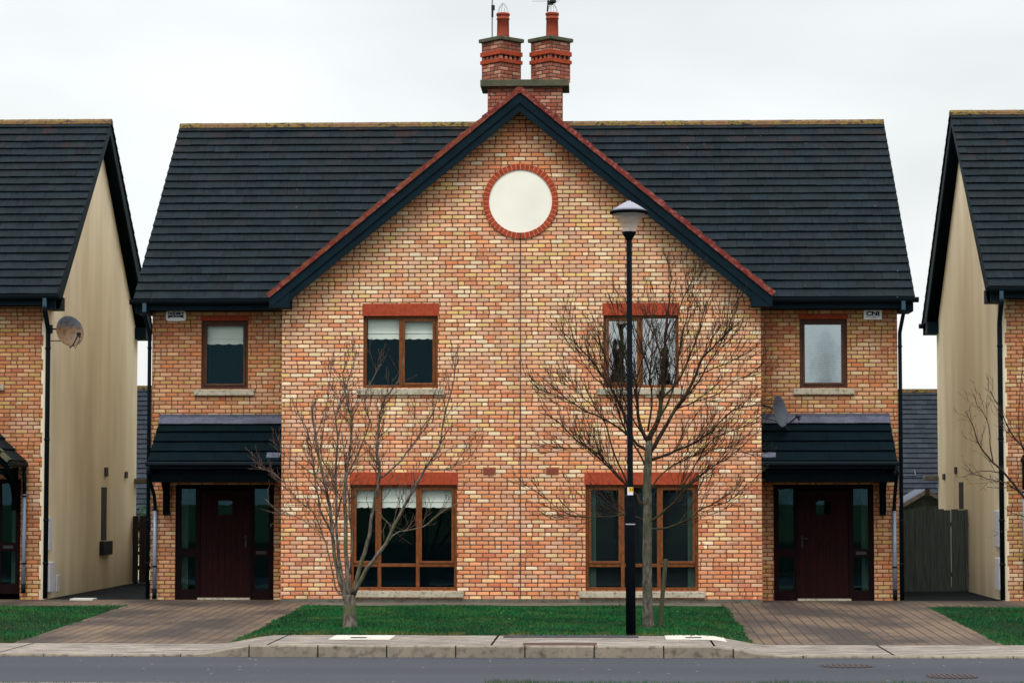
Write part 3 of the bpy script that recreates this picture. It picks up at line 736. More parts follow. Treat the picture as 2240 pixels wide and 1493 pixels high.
        for a, bb, mt in ((0, .22, 0),):
            p = [up2(.22, .045), up2(.22, .057), up2(0, .057), up2(0, .045)]
            nseg = 4
            for k in range(nseg):
                xl, xr = lerp(c0 - .0, c1 - .0, k / nseg), lerp(c0, c1, (k + 1) / nseg); e_ = .003 * (k % 2)
                fl.hexa([(xl, p[0].y, p[0].z + e_), (xr + .01, p[0].y, p[0].z + e_), (xr + .01, p[3].y, p[3].z + e_), (xl, p[3].y, p[3].z + e_), (xl, p[1].y, p[1].z + e_), (xr + .01, p[1].y, p[1].z + e_), (xr + .01, p[2].y, p[2].z + e_), (xl, p[2].y, p[2].z + e_)])
        fl.box(c0, c1, Y - .045, Y - .004, zt + .01, Z + 3.385)
        fl.build('flashing', M['lead'], cn)
        ix = S(4.36); q = MB(); P0 = Vector((ix + side * .12, yb, zb)) + upv * .14 + nn * .035
        q.hexa([tuple(P0 + Vector((a, 0, 0)) + upv * b + nn * c) for c in (.006, .014) for a, b in ((-.13, -.07), (.11, -.06), (.12, .09), (-.13, .11))]); q.build('lead_patch', M['lead'], cn)
        # curved bracket at the outer end
        bx = S(6.62); br = MB(); pts = []
        for k in range(9):
            a = k / 8 * math.pi / 2
            pts.append((Y - .05 - (1 - math.cos(a)) * .85, Z + 1.66 + math.sin(a) * .60))
        for k in range(8):
            (y0_, z0_), (y1_, z1_) = pts[k], pts[k + 1]; w_ = .10
            br.hexa([(bx - .05, y0_, z0_), (bx + .05, y0_, z0_), (bx + .05, y0_ + .0, z0_ + .14), (bx - .05, y0_, z0_ + .14), (bx - .05, y1_, z1_), (bx + .05, y1_, z1_), (bx + .05, y1_, z1_ + .14), (bx - .05, y1_, z1_ + .14)])
        br.box(bx - .055, bx + .055, Y - .12, Y, Z + 1.52, Z + 2.45); br.box(bx - .06, bx + .06, yb + .06, Y, Z + 2.28, Z + 2.40)
        br.build('bracket', M['bracket'], cn)
        ix = S(4.42); m = MB(); m.box(ix - .04, ix + .04, yb + .12, Y - .0, Z + 2.20, Z + 2.32); m.build('bracket', M['bracket'], cn)
        # grey downpipe
        dx = S(6.83); t = MB(); t.tube([(S(6.74), yb - .03, zb - .06), (S(6.75), yb + .0, zb - .22), (dx, Y - .14, zb - .62), (dx, Y - .06, zb - .78), (dx, Y - .05, Z + 1.6)], .034, 10); t.build('downpipe', M['gutter'], cn, True)
        t = MB(); t.tube([(dx, Y - .05, Z + 1.6), (dx, Y - .05, Z + .16)], .036, 12); po = t.build('downpipe', M['greypipe'], cn, True)
        MB().tube([(dx, Y - .05, Z + .16), (dx, Y - .05, Z - .03)], .040, 12).build('pipe_shoe', M['gutter'], cn, True)
        for zz in (1.6, .55): MB().tube([(dx, Y - .05, Z + zz), (dx, Y - .05, Z + zz + .03)], .043, 12).build('pipe_clip', M['gutter'], cn, True)
    else:
        cx = S(5.5); hw = 1.02; yb = O.y - .12; zb = Z + 2.40; zt = zb + hw * 1.05
        m = MB()
        for sg in (-1, 1):
            al = Vector((0, 1, 0)) ; upv = Vector((-sg * hw, 0, zt - zb)); ln = upv.length; upv.normalize(); nn = Vector((sg * upv.z, 0, abs(upv.x))).normalized()
            tiles(m, Vector((cx + sg * hw, yb, zb)), al, upv, nn, Y - yb, ln, .3, .33)
        cn = m.build('porch_canopy', M['slate'], par)
        v = MB()
        for sg in (-1, 1):
            upv = Vector((-sg * hw, 0, zt - zb)); ln = upv.length; upv.normalize(); nn = Vector((sg * upv.z, 0, abs(upv.x))).normalized(); k = 0
            while k * .2 < ln:
                p = Vector((cx + sg * hw, yb, zb)) + upv * (k * .2); q = p + upv * .24
                c8 = [p + nn * -.03, p + nn * .05, q + nn * .03, q + nn * -.05]
                v.hexa([(a.x, yb - .06, a.z) for a in c8] + [(a.x, yb + .08, a.z) for a in c8]); k += 1
        v.build('verge', M['stonecap'], cn)
        b = MB()
        for sg in (-1, 1):
            b.add([(cx + sg * hw, yb, zb - .02), (cx, yb, zt - .02), (cx, yb, zt - .24), (cx + sg * hw, yb, zb - .22), (cx + sg * hw, yb + .05, zb - .02), (cx, yb + .05, zt - .02), (cx, yb + .05, zt - .24), (cx + sg * hw, yb + .05, zb - .22)], [(0, 1, 2, 3), (7, 6, 5, 4), (0, 4, 5, 1), (3, 2, 6, 7), (0, 3, 7, 4)])
            bx = cx + sg * (hw - .16)
            pts = [(Y - .03 - (1 - math.cos(k / 6 * 1.5)) * .8, Z + 1.62 + math.sin(k / 6 * 1.5) * .55) for k in range(7)]
            b.tube([(bx, y_, z_) for y_, z_ in pts], .06, 6); b.box(bx - .05, bx + .05, Y - .1, Y, Z + 1.5, Z + 2.3); b.box(bx - .05, bx + .05, yb + .06, Y, Z + 2.16, Z + 2.27)
            g = MB(); g.tube([(cx + sg * (hw + .03), yb - .05, zb - .05), (cx + sg * (hw + .03), Y, zb - .05)], .045, 8); g.build('gutter', M['gutter'], cn)
        b.build('bargeboard', M['bracket'], cn)
        MB().prism([(cx - hw + .25, zb - .1), (cx + hw - .25, zb - .1), (cx, zt - .3)], yb + .12, yb + .16).build('gable_board', M['door'], cn)
        for sg in (side,):
            dx = cx + sg * (hw + .02); t = MB(); t.tube([(dx, Y - .06, zb - .1), (dx, Y - .06, Z + 1.8)], .034, 10); t.build('downpipe', M['gutter'], cn, True)
            t = MB(); t.tube([(dx, Y - .06, Z + 1.8), (dx, Y - .06, Z + .14)], .036, 10); t.build('downpipe', M['greypipe'], cn, True)
            MB().tube([(dx, Y - .06, Z + .14), (dx, Y - .06, Z - .03)], .042, 10).build('pipe_shoe', M['gutter'], cn, True)
            for zz in (1.75, .5): MB().tube([(dx, Y - .06, Z + zz), (dx, Y - .06, Z + zz + .03)], .045, 10).build('pipe_clip', M['gutter'], cn, True)

def house(ox, oz, name, label, main=True, kinds=('lean', 'lean'), pipes=(-1, 1)):
    O = Vector((ox, 0, oz)); H = empty(name, (ox, 0, 0), label, 'house')
    HW = 6.92; rear = 10.05
    wins = []
    # bay wall with gable
    gap = 8.93
    holesB = [(-2.86, -1.5, 3.82, 5.13), (1.5, 2.86, 3.82, 5.13), (-3.08, -1.15, .17, 2.07), (1.17, 3.2, .17, 2.07)]
    mb = MB(); ob = [(-4.34, -.12), (4.34, -.12), (4.34, 5.36), (0, gap), (-4.34, 5.36)]
    sh = lambda p: (p[0] + ox, p[1] + oz if p[1] > 0 else p[1])
    plate(mb, [sh(p) for p in ob], [(a + ox, b + ox, c + oz, d + oz) for a, b, c, d in holesB], 0)
    for a, b, c, d in holesB:
        a += ox; b += ox; c += oz; d += oz
        mb.face([(a, 0, c), (a, .1, c), (a, .1, d), (a, 0, d)][::-1]); mb.face([(b, 0, c), (b, .1, c), (b, .1, d), (b, 0, d)]); mb.face([(a, 0, d), (a, .1, d), (b, .1, d), (b, 0, d)][::-1]); mb.face([(a, 0, c), (a, .1, c), (b, .1, c), (b, 0, c)])
    for s in (-1, 1):
        x = ox + s * 4.34; q = [(x, 0, -.12), (x, WR, -.12), (x, WR, 5.3 + oz), (x, 0, 5.3 + oz)]; mb.face(q if s > 0 else q[::-1])
    mb.build('wall', M['brick'], H)
    # recessed walls
    for s in (-1, 1):
        mb = MB()
        xo = HW - (.10 if (not main) else 0)
        a, b = sorted((ox + s * 4.34, ox + s * xo))
        hl = [tuple(sorted((ox + s * 5.12, ox + s * 6.0))) + (3.86 + oz, 5.13 + oz), tuple(sorted((ox + s * 4.62, ox + s * 6.46))) + (-.12 + .001, 2.08 + oz)]
        # the door hole touches the base: build around it
        (w0, w1, wz0, wz1), (d0, d1, _, dz1) = hl
        plate(mb, [(a, -.12), (d0, -.12), (d0, dz1), (d1, dz1), (d1, -.12), (b, -.12), (b, 5.3 + oz), (a, 5.3 + oz)], [hl[0]], WR)
        for (p0, p1, c, d) in ((w0, w1, wz0, wz1), (d0, d1, -.12, dz1)):
            mb.face([(p0, WR, c), (p0, WR + .1, c), (p0, WR + .1, d), (p0, WR, d)][::-1]); mb.face([(p1, WR, c), (p1, WR + .1, c), (p1, WR + .1, d), (p1, WR, d)]); mb.face([(p0, WR, d), (p0, WR + .1, d), (p1, WR + .1, d), (p1, WR, d)][::-1])
        if not main:      # toothed quoin against the render
            z = -.1; k = 0
            while z < 5.2:
                if k % 2: 
                    q0, q1 = sorted((ox + s * (xo - .01), ox + s * (xo + .03))); mb.box(q0, q1, WR - .002, WR + .02, z, z + .2)
                z += .227; k += 1
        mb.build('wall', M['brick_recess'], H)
    # rendered sides and back
    mb = MB()
    for s in (-1, 1):
        mb = MB(); x = ox + s * HW
        q = [(x, WR, -.12), (x, rear, -.12), (x, rear, 5.3 + oz), (x, RY, 9.25 + oz), (x, WR, 5.62 + oz)]; mb.face(q if s > 0 else q[::-1])
        if not main:
            a, b = sorted((ox + s * (HW - .10), x)); mb.face([(a, WR, -.12), (b, WR, -.12), (b, WR, 5.4 + oz), (a, WR, 5.4 + oz)])
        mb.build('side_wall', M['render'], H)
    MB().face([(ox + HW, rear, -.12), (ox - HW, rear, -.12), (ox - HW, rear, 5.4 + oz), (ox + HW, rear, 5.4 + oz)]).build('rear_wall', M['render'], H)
    MB().box(ox - 4.345, ox + 4.345, -.012, 0.3, -.12, .02 + oz * .5).build('plinth', M['strip'], H)
    # roof
    rl = 7.2; X = Vector((1, 0, 0)); mb = MB()
    tiles(mb, Vector((ox - rl, EY, EZ + oz)), X, RD, RN, 2 * rl, SL)
    RDb = Vector((0, -RD.y, RD.z)); RNb = Vector((0, RD.z, RD.y))
    tiles(mb, Vector((ox + rl, 2 * RY - EY, EZ + oz)), -X, RDb, RNb, 2 * rl, SL)
    # bay roof slopes
    BY, gz0, gx, gzt = -.34, 5.47, 4.55, 9.2
    for s in (-1, 1):
        upv = Vector((-s * gx, 0, gzt - gz0)); ln = upv.length; upv.normalize(); nn = Vector((s * abs(upv.z), 0, abs(upv.x)))
        def cut(sd, upv=upv):
            z = gz0 + upv.z * sd; return (0.1, EY + (z - EZ) / (RZ - EZ) * (RY - EY) + .3 - BY)
        tiles(mb, Vector((ox + s * gx, BY, gz0 + oz)), Vector((0, 1, 0)), upv, nn, 6, ln, cut=cut)
    rf = mb.build('roof', M['slate'], H)
    # ridge tiles
    mb = MB(); x = ox - rl
    while x < ox + rl - .05:
        x1 = min(x + .45, ox + rl); u = (random.random(), random.random()); pr = []
        for k in range(7):
            a = math.pi * k / 6; pr.append((RY - math.cos(a) * .145, RZ + oz - .075 + math.sin(a) * .118 + random.uniform(0, .003)))
        mb.add([(x + .003, y, z) for y, z in pr] + [(x1 - .003, y, z + .004) for y, z in pr], [(k, k + 7, k + 8, k + 1) for k in range(6)] + [tuple(range(7)), tuple(range(13, 6, -1))], u); x = x1
    mb.build('ridge', M['ridge'], rf); mb = MB(); y = BY - .05
    while y < 5.0:
        u = (random.random(), random.random()); pr = []
        for k in range(7):
            a = math.pi * k / 6; pr.append((ox - math.cos(a) * .12, gzt + oz - .07 + math.sin(a) * .12))
        mb.add([(x_, y + .003, z) for x_, z in pr] + [(x_, y + .42, z + .003) for x_, z in pr], [(k + 1, k + 8, k + 7, k) for k in range(6)] + [tuple(range(7))], u); y += .43
    mb.build('ridge', M['verge'], rf)
    # red verge of the bay
    mb = MB()
    for s in (-1, 1):
        upv = Vector((-s * gx, 0, gzt - gz0)); ln = upv.length; upv.normalize(); nn = Vector((s * abs(upv.z), 0, abs(upv.x)))
        n = 21
        for k in range(n):
            p = Vector((ox + s * gx, BY, gz0 + oz)) + upv * (ln * k / n); q_ = Vector((ox + s * gx, BY, gz0 + oz)) + upv * (ln * (k + 1) / n + .015); e_ = random.uniform(-.005, .008); u = (random.random(), random.random())
            t0, t1 = .062 + e_, .036 + e_; y0_ = BY - .05 + random.uniform(-.006, .006)
            c8 = [p + nn * -.035, p + nn * t0, q_ + nn * t1, q_ + nn * -.04]
            if s > 0: c8 = [c8[0], c8[3], c8[2], c8[1]]
            i = len(mb.f); mb.hexa([(a.x, y0_, a.z) for a in c8] + [(a.x, BY + .12, a.z) for a in c8])
            for f_ in range(i, len(mb.f)): mb.uv[f_] = u
    mb.build('verge', M['verge'], rf)
    # bargeboards and boxed ends of the bay
    mb = MB()
    for s in (-1, 1):
        def q8(dt, db, y0_, y1_, xs_):
            a = [(ox + s * xs_, oz + gz0 + (gx - xs_) * .82 - dt), (ox, oz + gzt - dt), (ox, oz + gzt - db), (ox + s * xs_, oz + gz0 + (gx - xs_) * .82 - db)]
            return [(p[0], y0_, p[1]) for p in a] + [(p[0], y1_, p[1]) for p in a]
        fc = [(0, 1, 2, 3), (7, 6, 5, 4), (0, 4, 5, 1), (3, 2, 6, 7), (0, 3, 7, 4)]
        if s > 0: fc = [tuple(reversed(f)) for f in fc]
        mb.add(q8(.035, .24, BY - .02, BY + .02, gx - .02), fc); mb.add(q8(.03, .40, BY + .004, BY + .05, gx - .30), fc)
        a = [(ox + s * (gx - .30), gz0 + oz + .18), (ox + s * (gx - .02), gz0 + oz - .03), (ox + s * (gx - .02), gz0 + oz - .21), (ox + s * 4.16, gz0 + oz - .21), (ox + s * 4.16, gz0 + oz + .1)]
        if s > 0: a = a[::-1]
        mb.prism(a[::-1], BY - .012, BY + .30); 
        # sloping soffit between board and wall
        a = [(ox + s * (gx - .1), oz + gz0 - .04), (ox, oz + gzt - .14), (ox, oz + gzt - .18), (ox + s * (gx - .1), oz + gz0 - .08)]
        mb.prism(a if s < 0 else a[::-1], BY + .03, .02)
        mb.box(*sorted((ox + s * 4.16, ox + s * (gx - .03))), BY + .29, EY, gz0 + oz - .21, gz0 + oz - .16)
        mb.box(*sorted((ox + s * 4.16, ox + s * (gx - .03))), BY + .28, EY, gz0 + oz - .16, gz0 + oz + .0)
    mb.build('bargeboard', M['teal'], rf)
    # eaves of the recessed parts: gutter, fascia, soffit
    for s in (-1, 1):
        a, b = sorted((ox + s * (gx - .1), ox + s * (rl + .06))); g = MB(); z = EZ + oz
        n = 8; pr = [(EY - .055 - math.cos(math.pi * k / n) * .06 - 0., z - .02 - math.sin(math.pi * k / n) * .075) for k in range(n + 1)]
        g.add([(a, y, zz) for y, zz in pr] + [(b, y, zz) for y, zz in pr], [(k, k + 1, k + n + 2, k + n + 1) for k in range(n)] + [tuple(range(n, -1, -1)), tuple(range(n + 1, 2 * n + 2))] + [(0, n + 1, 2 * n + 1, n)])
        g.box(a, b, EY - .118, EY - .108, z - .02, z + .0); g.build('gutter', M['gutter'], rf)
        a2, b2 = sorted((ox + s * (gx - .1), ox + s * (rl - .03))); f = MB(); f.box(a2, b2, EY + .015, EY + .035, z - .19, z + .0); f.box(a2, b2, EY + .035, WR + .02, z - .185, z - .165); 
        q0, q1 = sorted((ox + s * (HW + .0), ox + s * (rl - .03))); f.box(q0, q1, EY + .03, WR + .35, z - .25, z - .0)
        f.build('fascia', M['teal'], rf)
        f = MB(); f.box(a2, b2, 2 * RY - EY - .035, 2 * RY - EY - .015, z - .25, z); f.box(a2, b2, rear - .02, 2 * RY - EY - .035, z - .245, z - .225); f.box(q0, q1, rear - .35, 2 * RY - EY - .03, z - .25, z)
        f.tube([(ox, 2 * RY - EY + .06, z - .04), (ox + s * (rl + .05), 2 * RY - EY + .06, z - .04)], .055, 8); f.build('fascia', M['teal'], rf)
        # verge bargeboards at the gable ends
        xg = ox + s * (rl - .03); v = MB()
        for sg in (-1, 1):
            yy = lambda d: RY + sg * d; d1_ = RY - EY
            pts = [(xg, yy(0), RZ + oz - .03), (xg, yy(d1_), EZ + oz - .01), (xg, yy(d1_), EZ + oz - .25), (xg, yy(d1_ - .30), EZ + oz - .25), (xg, yy(0), RZ + oz - .27)]
            pts2 = [(xg - s * .03, p[1], p[2]) for p in pts]; nn_ = len(pts)
            v.add(pts + pts2, [tuple(range(nn_)), tuple(range(2 * nn_ - 1, nn_ - 1, -1))] + [(k, (k + 1) % nn_, (k + 1) % nn_ + nn_, k + nn_) for k in range(nn_)])
            # soffit under the overhang
            v.add([(xg, yy(0), RZ + oz - .10), (xg, yy(d1_), EZ + oz - .08), (ox + s * (HW - .02), yy(d1_), EZ + oz - .08), (ox + s * (HW - .02), yy(0), RZ + oz - .10)], [(0, 1, 2, 3)])
        v.build('gable_board', M['teal'], rf)
        # downpipe
        if s in pipes:
            gxp = ox + s * (HW + .06); 
            p = MB(); p.box(gxp + .0 - .035, gxp + .035, EY - .10, EY - .02, z - .23, z - .06); p.build('pipe_outlet', M['outlet'], rf)
            sx = ox + s * (HW + (.04 if main else -.0)); yy = WR - .05 
            p = MB(); p.tube([(gxp, EY - .06, z - .2), (gxp, EY - .05, z - .30), (sx + (0 if main else s * .03), yy, z - .62), (sx + (0 if main else s * .03), yy, z - .72), (sx + (0 if main else s * .03), yy, -.03)], .046 if not main else .036, 12)
            for zz in (4.6, 2.9, 1.4, .6): p.tube([(sx + (0 if main else s * .03), yy, zz), (sx + (0 if main else s * .03), yy, zz + .04)], .054 if not main else .042, 12)
            p.build('downpipe', M['gutter'], H, True)
    # windows
    one = ([], [True]); two = ([.5], [False, True]); two2 = ([.5], [True, False]); three = ([.355, .635], [True, False, True])
    window(H, O, -2.86, -1.5, 3.82, 5.13, 0, two, blind=.40)
    window(H, O, 1.5, 2.86, 3.82, 5.13, 0, two2, gl='glass_refl', slat='slat_dark')
    window(H, O, -3.08, -1.15, .17, 2.07, 0, ([.27, .63], [True, False, True]), blind=.40, transom=.62)
    window(H, O, 1.17, 3.2, .17, 2.07, 0, ([.33, .65], [True, False, True]), transom=.62, slat='slat_dark', curt=True)
    window(H, O, -6.0, -5.12, 3.86, 5.13, WR, one, blind=.42, fr='frame_dark', lh=.09)
    window(H, O, 5.12, 6.0, 3.86, 5.13, WR, one, gl='glass_frost', slat='slat', fr='frame_dark', lh=.09)
    porch(H, O, -1, kinds[0]); porch(H, O, 1, kinds[1])
    return H

HM = house(0, 0, 'brick_house', 'brick pair of houses in the middle with big front gable, white disc and twin chimneys')
HLf = house(-15.82, .10, 'brick_house', 'partly seen house at the left edge with cream rendered side wall and gabled porch', False, ('gable', 'gable'))
HRt = house(15.74, .18, 'brick_house', 'partly seen house at the right edge with cream rendered side wall behind the board fence', False, ('gable', 'gable'))

# --- marks of the middle house
cz = 7.21; mb = MB(); n = 48
for k in range(n):
    a0, a1 = 2 * math.pi * k / n + .007, 2 * math.pi * (k + 1) / n - .007; P = lambda r, a, y: (r * math.sin(a), y, cz + r * math.cos(a))
    mb.hexa([P(.575, a1, -.03), P(.575, a0, -.03), P(.685, a0, -.03), P(.685, a1, -.03), P(.575, a1, .01), P(.575, a0, .01), P(.685, a0, .01), P(.685, a1, .01)])
rg = mb.build('disc_surround', M['orange'], HM)
mb = MB()
for r0, r1, y in ((.578, .682, -.028),):
    for k in range(n):
        a0, a1 = 2 * math.pi * k / n, 2 * math.pi * (k + 1) / n; mb.face([P(r0, a0, y), P(r0, a1, y), P(r1, a1, y), P(r1, a0, y)])
        mb.face([P(r1, a0, y), P(r1, a1, y), P(r1, a1, .01), P(r1, a0, .01)])
mb.build('mortar', M['pale_joint'], rg)
mb = MB(); mb.face([P(.58, -2 * math.pi * k / n, -.008) for k in range(n)]); mb.build('render_disc', M['disc'], HM)
MB().box(-.009, .007, -.032, .01, cz - .69, cz - .575).box(-.009, .007, -.003, .01, .02, cz - .69).build('movement_joint', M['slot'], HM)
for (x0, x1) in ((-.68, -.45), (.46, .69)):
    mb = MB(); mb.box(x0, x1, -.006, .01, 2.25, 2.385)
    for k in range(6): z = 2.262 + k * .019; mb.box(x0 + .012, x1 - .012, -.016, -.004, z, z + .010)
    mb.build('air_vent', M['ventbrick'], HM)

# --- chimney
CY = 5.6
mb = MB(); mb.box(-.855, .665, CY - .36, CY + .36, 8.6, 10.17); ch = mb.build('chimney', M['brick_dark'], HM)
mb = MB(); mb.box(-1.0, .80, CY - .47, CY + .47, 10.17, 10.31); mb.build('slab', M['stonecap'], ch, bevel=.012)
def sq(mb, cx, h, z0, z1, M4=None):
    Mx = Matrix.Translation((cx, CY, 0)) @ Matrix.Rotation(R(45), 4, 'Z'); mb.box(-h, h, -h, h, z0, z1, Mx)
for cx in (-.59, .42):
    mb = MB(); sq(mb, cx, .285, 10.31, 10.69); sq(mb, cx, .285, 10.94, 11.14); mb.build('stack', M['brick_dark'], ch)
    mb = MB(); sq(mb, cx, .31, 10.69, 10.765); sq(mb, cx, .31, 10.85, 10.94); mb.build('brick_band', M['orange'], ch, bevel=.004)
    mb = MB(); sq(mb, cx, .20, 10.765, 10.85); mb.build('flue_gap', M['slot'], ch)
    mb = MB(); Mx = Matrix.Translation((cx, CY, 0)) @ Matrix.Rotation(R(45), 4, 'Z')
    for k in range(5):
        for s in (-1, 1):
            u = -.255 + k * .1275; mb.box(u - .03, u + .03, s * .285 if s < 0 else .21, -.21 if s < 0 else .285, 10.765, 10.85, Mx); 
            if 0 < k < 4: mb.box(*( (-.285, -.21) if s < 0 else (.21, .285)), u - .03, u + .03, 10.765, 10.85, Mx)
    mb.build('stack', M['brick_dark'], ch)
    mb = MB(); sq(mb, cx, .335, 11.14, 11.22); mb.build('chimney_cap', M['stonecap'], ch, bevel=.015)
    px = cx + .035
    mb = MB(); mb.lathe([(.135, 11.22), (.128, 11.3), (.122, 11.62), (.135, 11.625), (.135, 11.65), (.124, 11.655), (.124, 11.70), (.14, 11.71), (.14, 11.75), (.12, 11.76), (.10, 11.755), (.10, 11.4)], (px, CY, 0), 24); mb.build('chimney_pot', M['clay'], ch, True)
    mb = MB()
    for k in range(10):
        a = 2 * math.pi * k / 10; mb.tube([(px + .115 * math.cos(a), CY + .115 * math.sin(a), 11.755), (px + .09 * math.cos(a), CY + .09 * math.sin(a), 11.86), (px + .03 * math.cos(a), CY + .03 * math.sin(a), 11.95), (px, CY, 11.97)], .0035, 4)
    mb.build('wire_guard', M['wire'], ch)
# aerials
r = empty('tv_aerial', (-.80, CY - .1, 11.2), 'thin steel aerial mast rising left of the left chimney pot', 'aerial')
mb = MB(); mb.tube([(-.775, CY - .1, 11.2), (-.77, CY - .1, 13.0)], .014, 8); mb.build('mast', M['wire'], r)
mb = MB(); mb.box(-.79, -.72, CY - .16, CY - .1, 11.80, 11.90); mb.tube([(-.77, CY - .12, 11.66), (-.768, CY - .12, 11.80)], .022, 8); mb.build('clamp', M['black'], r)
mb = MB(); mb.tube([(-.77, CY - .1, 12.1), (.0, CY - .5, 12.12)], .008, 6)
for k in range(7): x = -.68 + k * .1; mb.tube([(x, CY - .45 - k * .05, 12.11), (x, CY + .15 - k * .05, 12.11)], .004, 4)
mb.build('array', M['wire'], r)
r = empty('tv_aerial', (.42, CY - .15, 11.75), 'dark aerial bracket with rods above the right chimney pot', 'aerial')
mb = MB(); mb.tube([(.36, CY - .15, 11.76), (.37, CY - .15, 11.9), (.40, CY - .15, 12.6)], .016, 8); mb.build('mast', M['black'], r)
mb = MB(); mb.lathe([(.05, 0), (.075, .02), (.07, .06), (.04, .09)], (.47, CY - .15, 11.93), 12); mb.box(.36, .48, CY - .18, CY - .12, 11.9, 11.97); mb.build('clamp', M['black'], r)
mb = MB(); mb.tube([(.05, CY - .2, 11.965), (.62, CY - .1, 11.985)], .005, 4); mb.tube([(.2, CY - .3, 12.2), (.6, CY - .1, 12.2)], .005, 4); mb.build('array', M['wire'], r)

# --- side wall clutter of the neighbours
XL = -8.90; XR = 8.82
def ysx(px, X):        # depth at which the wall plane x=X is seen at column px
    d = FW + RT * ((px - 1120) / FPX); return CP.y + d.y * (X - CP.x) / d.x
def zsx(px, py, X):
    d = FW + RT * ((px - 1120) / FPX) - UP * ((py - 746.5) / FPX); return CP.z + d.z * (X - CP.x) / d.x
def onwall(par, X, s, px0, px1, py0, py1, th, name, mat, bev=.01):
    ya, yb = sorted((ysx(px0, X), ysx(px1, X))); pm = (px0 + px1) / 2; za, zb = zsx(pm, py1, X), zsx(pm, py0, X)
    xa, xb = sorted((X - s * .002, X + s * th)); return MB().box(xa, xb, ya, yb, za, zb).build(name, mat, par, bevel=bev)
for (par, X, s, it) in ((HLf, XL, 1, [(107, 114, 1131, 1203, .05, 'meter_box'), (107, 118, 1228, 1292, .07, 'meter_box'), (128, 134, 1256, 1292, .02, 'meter_box')]), (HRt, XR, -1, [(2176, 2188, 1116, 1195, .06, 'meter_box'), (2180, 2190, 1218, 1288, .08, 'meter_box'), (2171, 2174, 1252, 1286, .02, 'meter_box')])):
    for a, b, c, d, th, nm in it: onwall(par, X, s, a, b, c, d, th, nm, M['pane_white'])
onwall(HLf, XL, 1, 225, 236, 1065, 1180, .012, 'window_recess', M['slot'], 0); onwall(HLf, XL, 1, 222, 242, 1182, 1212, .09, 'meter_box', M['black'])  # first panel: flat dark sheet painted in for a window recess
for a, b, c, d in ((231, 237, 1022, 1041), (275, 280, 1031, 1045)): onwall(HLf, XL, 1, a, b, c, d, .03, 'air_vent', M['slot'], 0)
onwall(HLf, XL, 1, 296, 307, 1046, 1057, .3, 'flue', M['strip'], .02)
for a, b, c, d in ((2061, 2065, 1036, 1049), (2087, 2091, 1021, 1036)): onwall(HRt, XR, -1, a, b, c, d, .03, 'air_vent', M['slot'], 0)
onwall(HRt, XR, -1, 2095, 2104, 1054, 1112, .012, 'side_window', M['slot'], 0); onwall(HRt, XR, -1, 2043, 2050, 1040, 1050, .28, 'flue', M['strip'], .02)

# --- dishes
def dish(loc, nrm, r, mat, label, wall, kink):
    root = empty('satellite_dish', loc, label, 'satellite dish'); loc = Vector(loc); nrm = Vector(nrm).normalized()
    pr = [(0.001, -.075), (r * .3, -.068), (r * .6, -.045), (r * .85, -.018), (r, 0), (r + .006, .0), (r * .86, -.026), (r * .6, -.054), (r * .3, -.078), (0.001, -.085)]
    d = MB(); d.lathe(pr, (0, 0, 0), 36, nrm); d.v = [(loc.x + v[0], loc.y + v[1], loc.z + v[2] * 1.06) for v in d.v]; d.build('reflector', mat, root, True)
    q = nrm.to_track_quat('Z', 'Y'); side = nrm.cross(Vector((0, 0, 1))).normalized(); up = side.cross(nrm).normalized()
    bot = loc - up * (r * 1.0) - nrm * .03; tip = loc - up * (r * .55) + nrm * (r * 1.15)
    m = MB(); m.tube([loc - nrm * .09 - up * .05, bot - nrm * .03 - up * .03, bot + nrm * .1 - up * .01, tip], .013, 6); m.tube([tip - up * .02, tip - up * .12 + nrm * .02, bot + nrm * .16 - up * .1, bot + nrm * .08], .006, 5); m.build('arm', M['black'], root)
    m = MB(); m.lathe([(.028, -.05), (.034, -.02), (.034, .02), (.024, .03)], tip, 12, (nrm * -1 + up * .4)); m.tube([tip, tip - up * .07 + nrm * .035], .024, 8); m.build('receiver', M['black'], root)
    m = MB(); wl = Vector(wall); m.tube([wl, wl + (loc - wl) * .5 + Vector((0, 0, .02)), loc - nrm * .08], .015, 6); m.box(wl.x - .02, wl.x + .02, wl.y - .05, wl.y + .05, wl.z - .08, wl.z + .08); m.tube([wl - Vector((0, 0, .22)), loc - nrm * .1 - up * r * .6], .01, 5); m.build('wall_bracket', M['black'], root)
p = at(153, 724, .75); dish(p, (.62, -.75, .25), .275, M['dish_rust'], 'round satellite dish with rusty face on the cream wall at left', (XL + .02, 1.35, p.z + .08), 0)
p = at(1707, 899, .35); dish(p, (.86, -.48, .17), .275, M['dish'], 'grey satellite dish seen nearly edge-on above the right porch canopy', (4.36, .55, p.z + .12), 0)

# --- alarm boxes
a, b = at(363, 679, 1.06), at(407, 702, 1.06); cx, cz_ = (a.x + b.x) / 2, (a.z + b.z) / 2
r = empty('alarm_box', (cx, 1.06, cz_), 'white alarm box with blue panel lettered D.C.S. under the left eave', 'alarm box')
W, Hh = (b.x - a.x) / 2, (a.z - b.z) / 2; y = 1.04
poly = []
for k in range(24):
    t_ = 2 * math.pi * k / 24; c_, s_ = math.cos(t_), math.sin(t_); poly.append((cx + W * abs(c_) ** .35 * (1 if c_ > 0 else -1), cz_ + Hh * abs(s_) ** .35 * (1 if s_ > 0 else -1)))
MB().prism(poly, y, 1.098).build('casing', M['sign_white'], r, bevel=.006)
MB().box(cx - W * .76, cx + W * .76, y - .004, y + .01, cz_ - Hh * .5, cz_ + Hh * .72).build('panel', M['navy'], r)
MB().box(cx - W * .66, cx + W * .66, y - .006, y + .01, cz_ - Hh * .62, cz_ - Hh * .32).build('strip', M['sign_white'], r)
text('D.C.S.', 'lettering', .088, (cx, y - .006, cz_ + Hh * .38), M['sign_white'], r, .3, 1.25, .001)
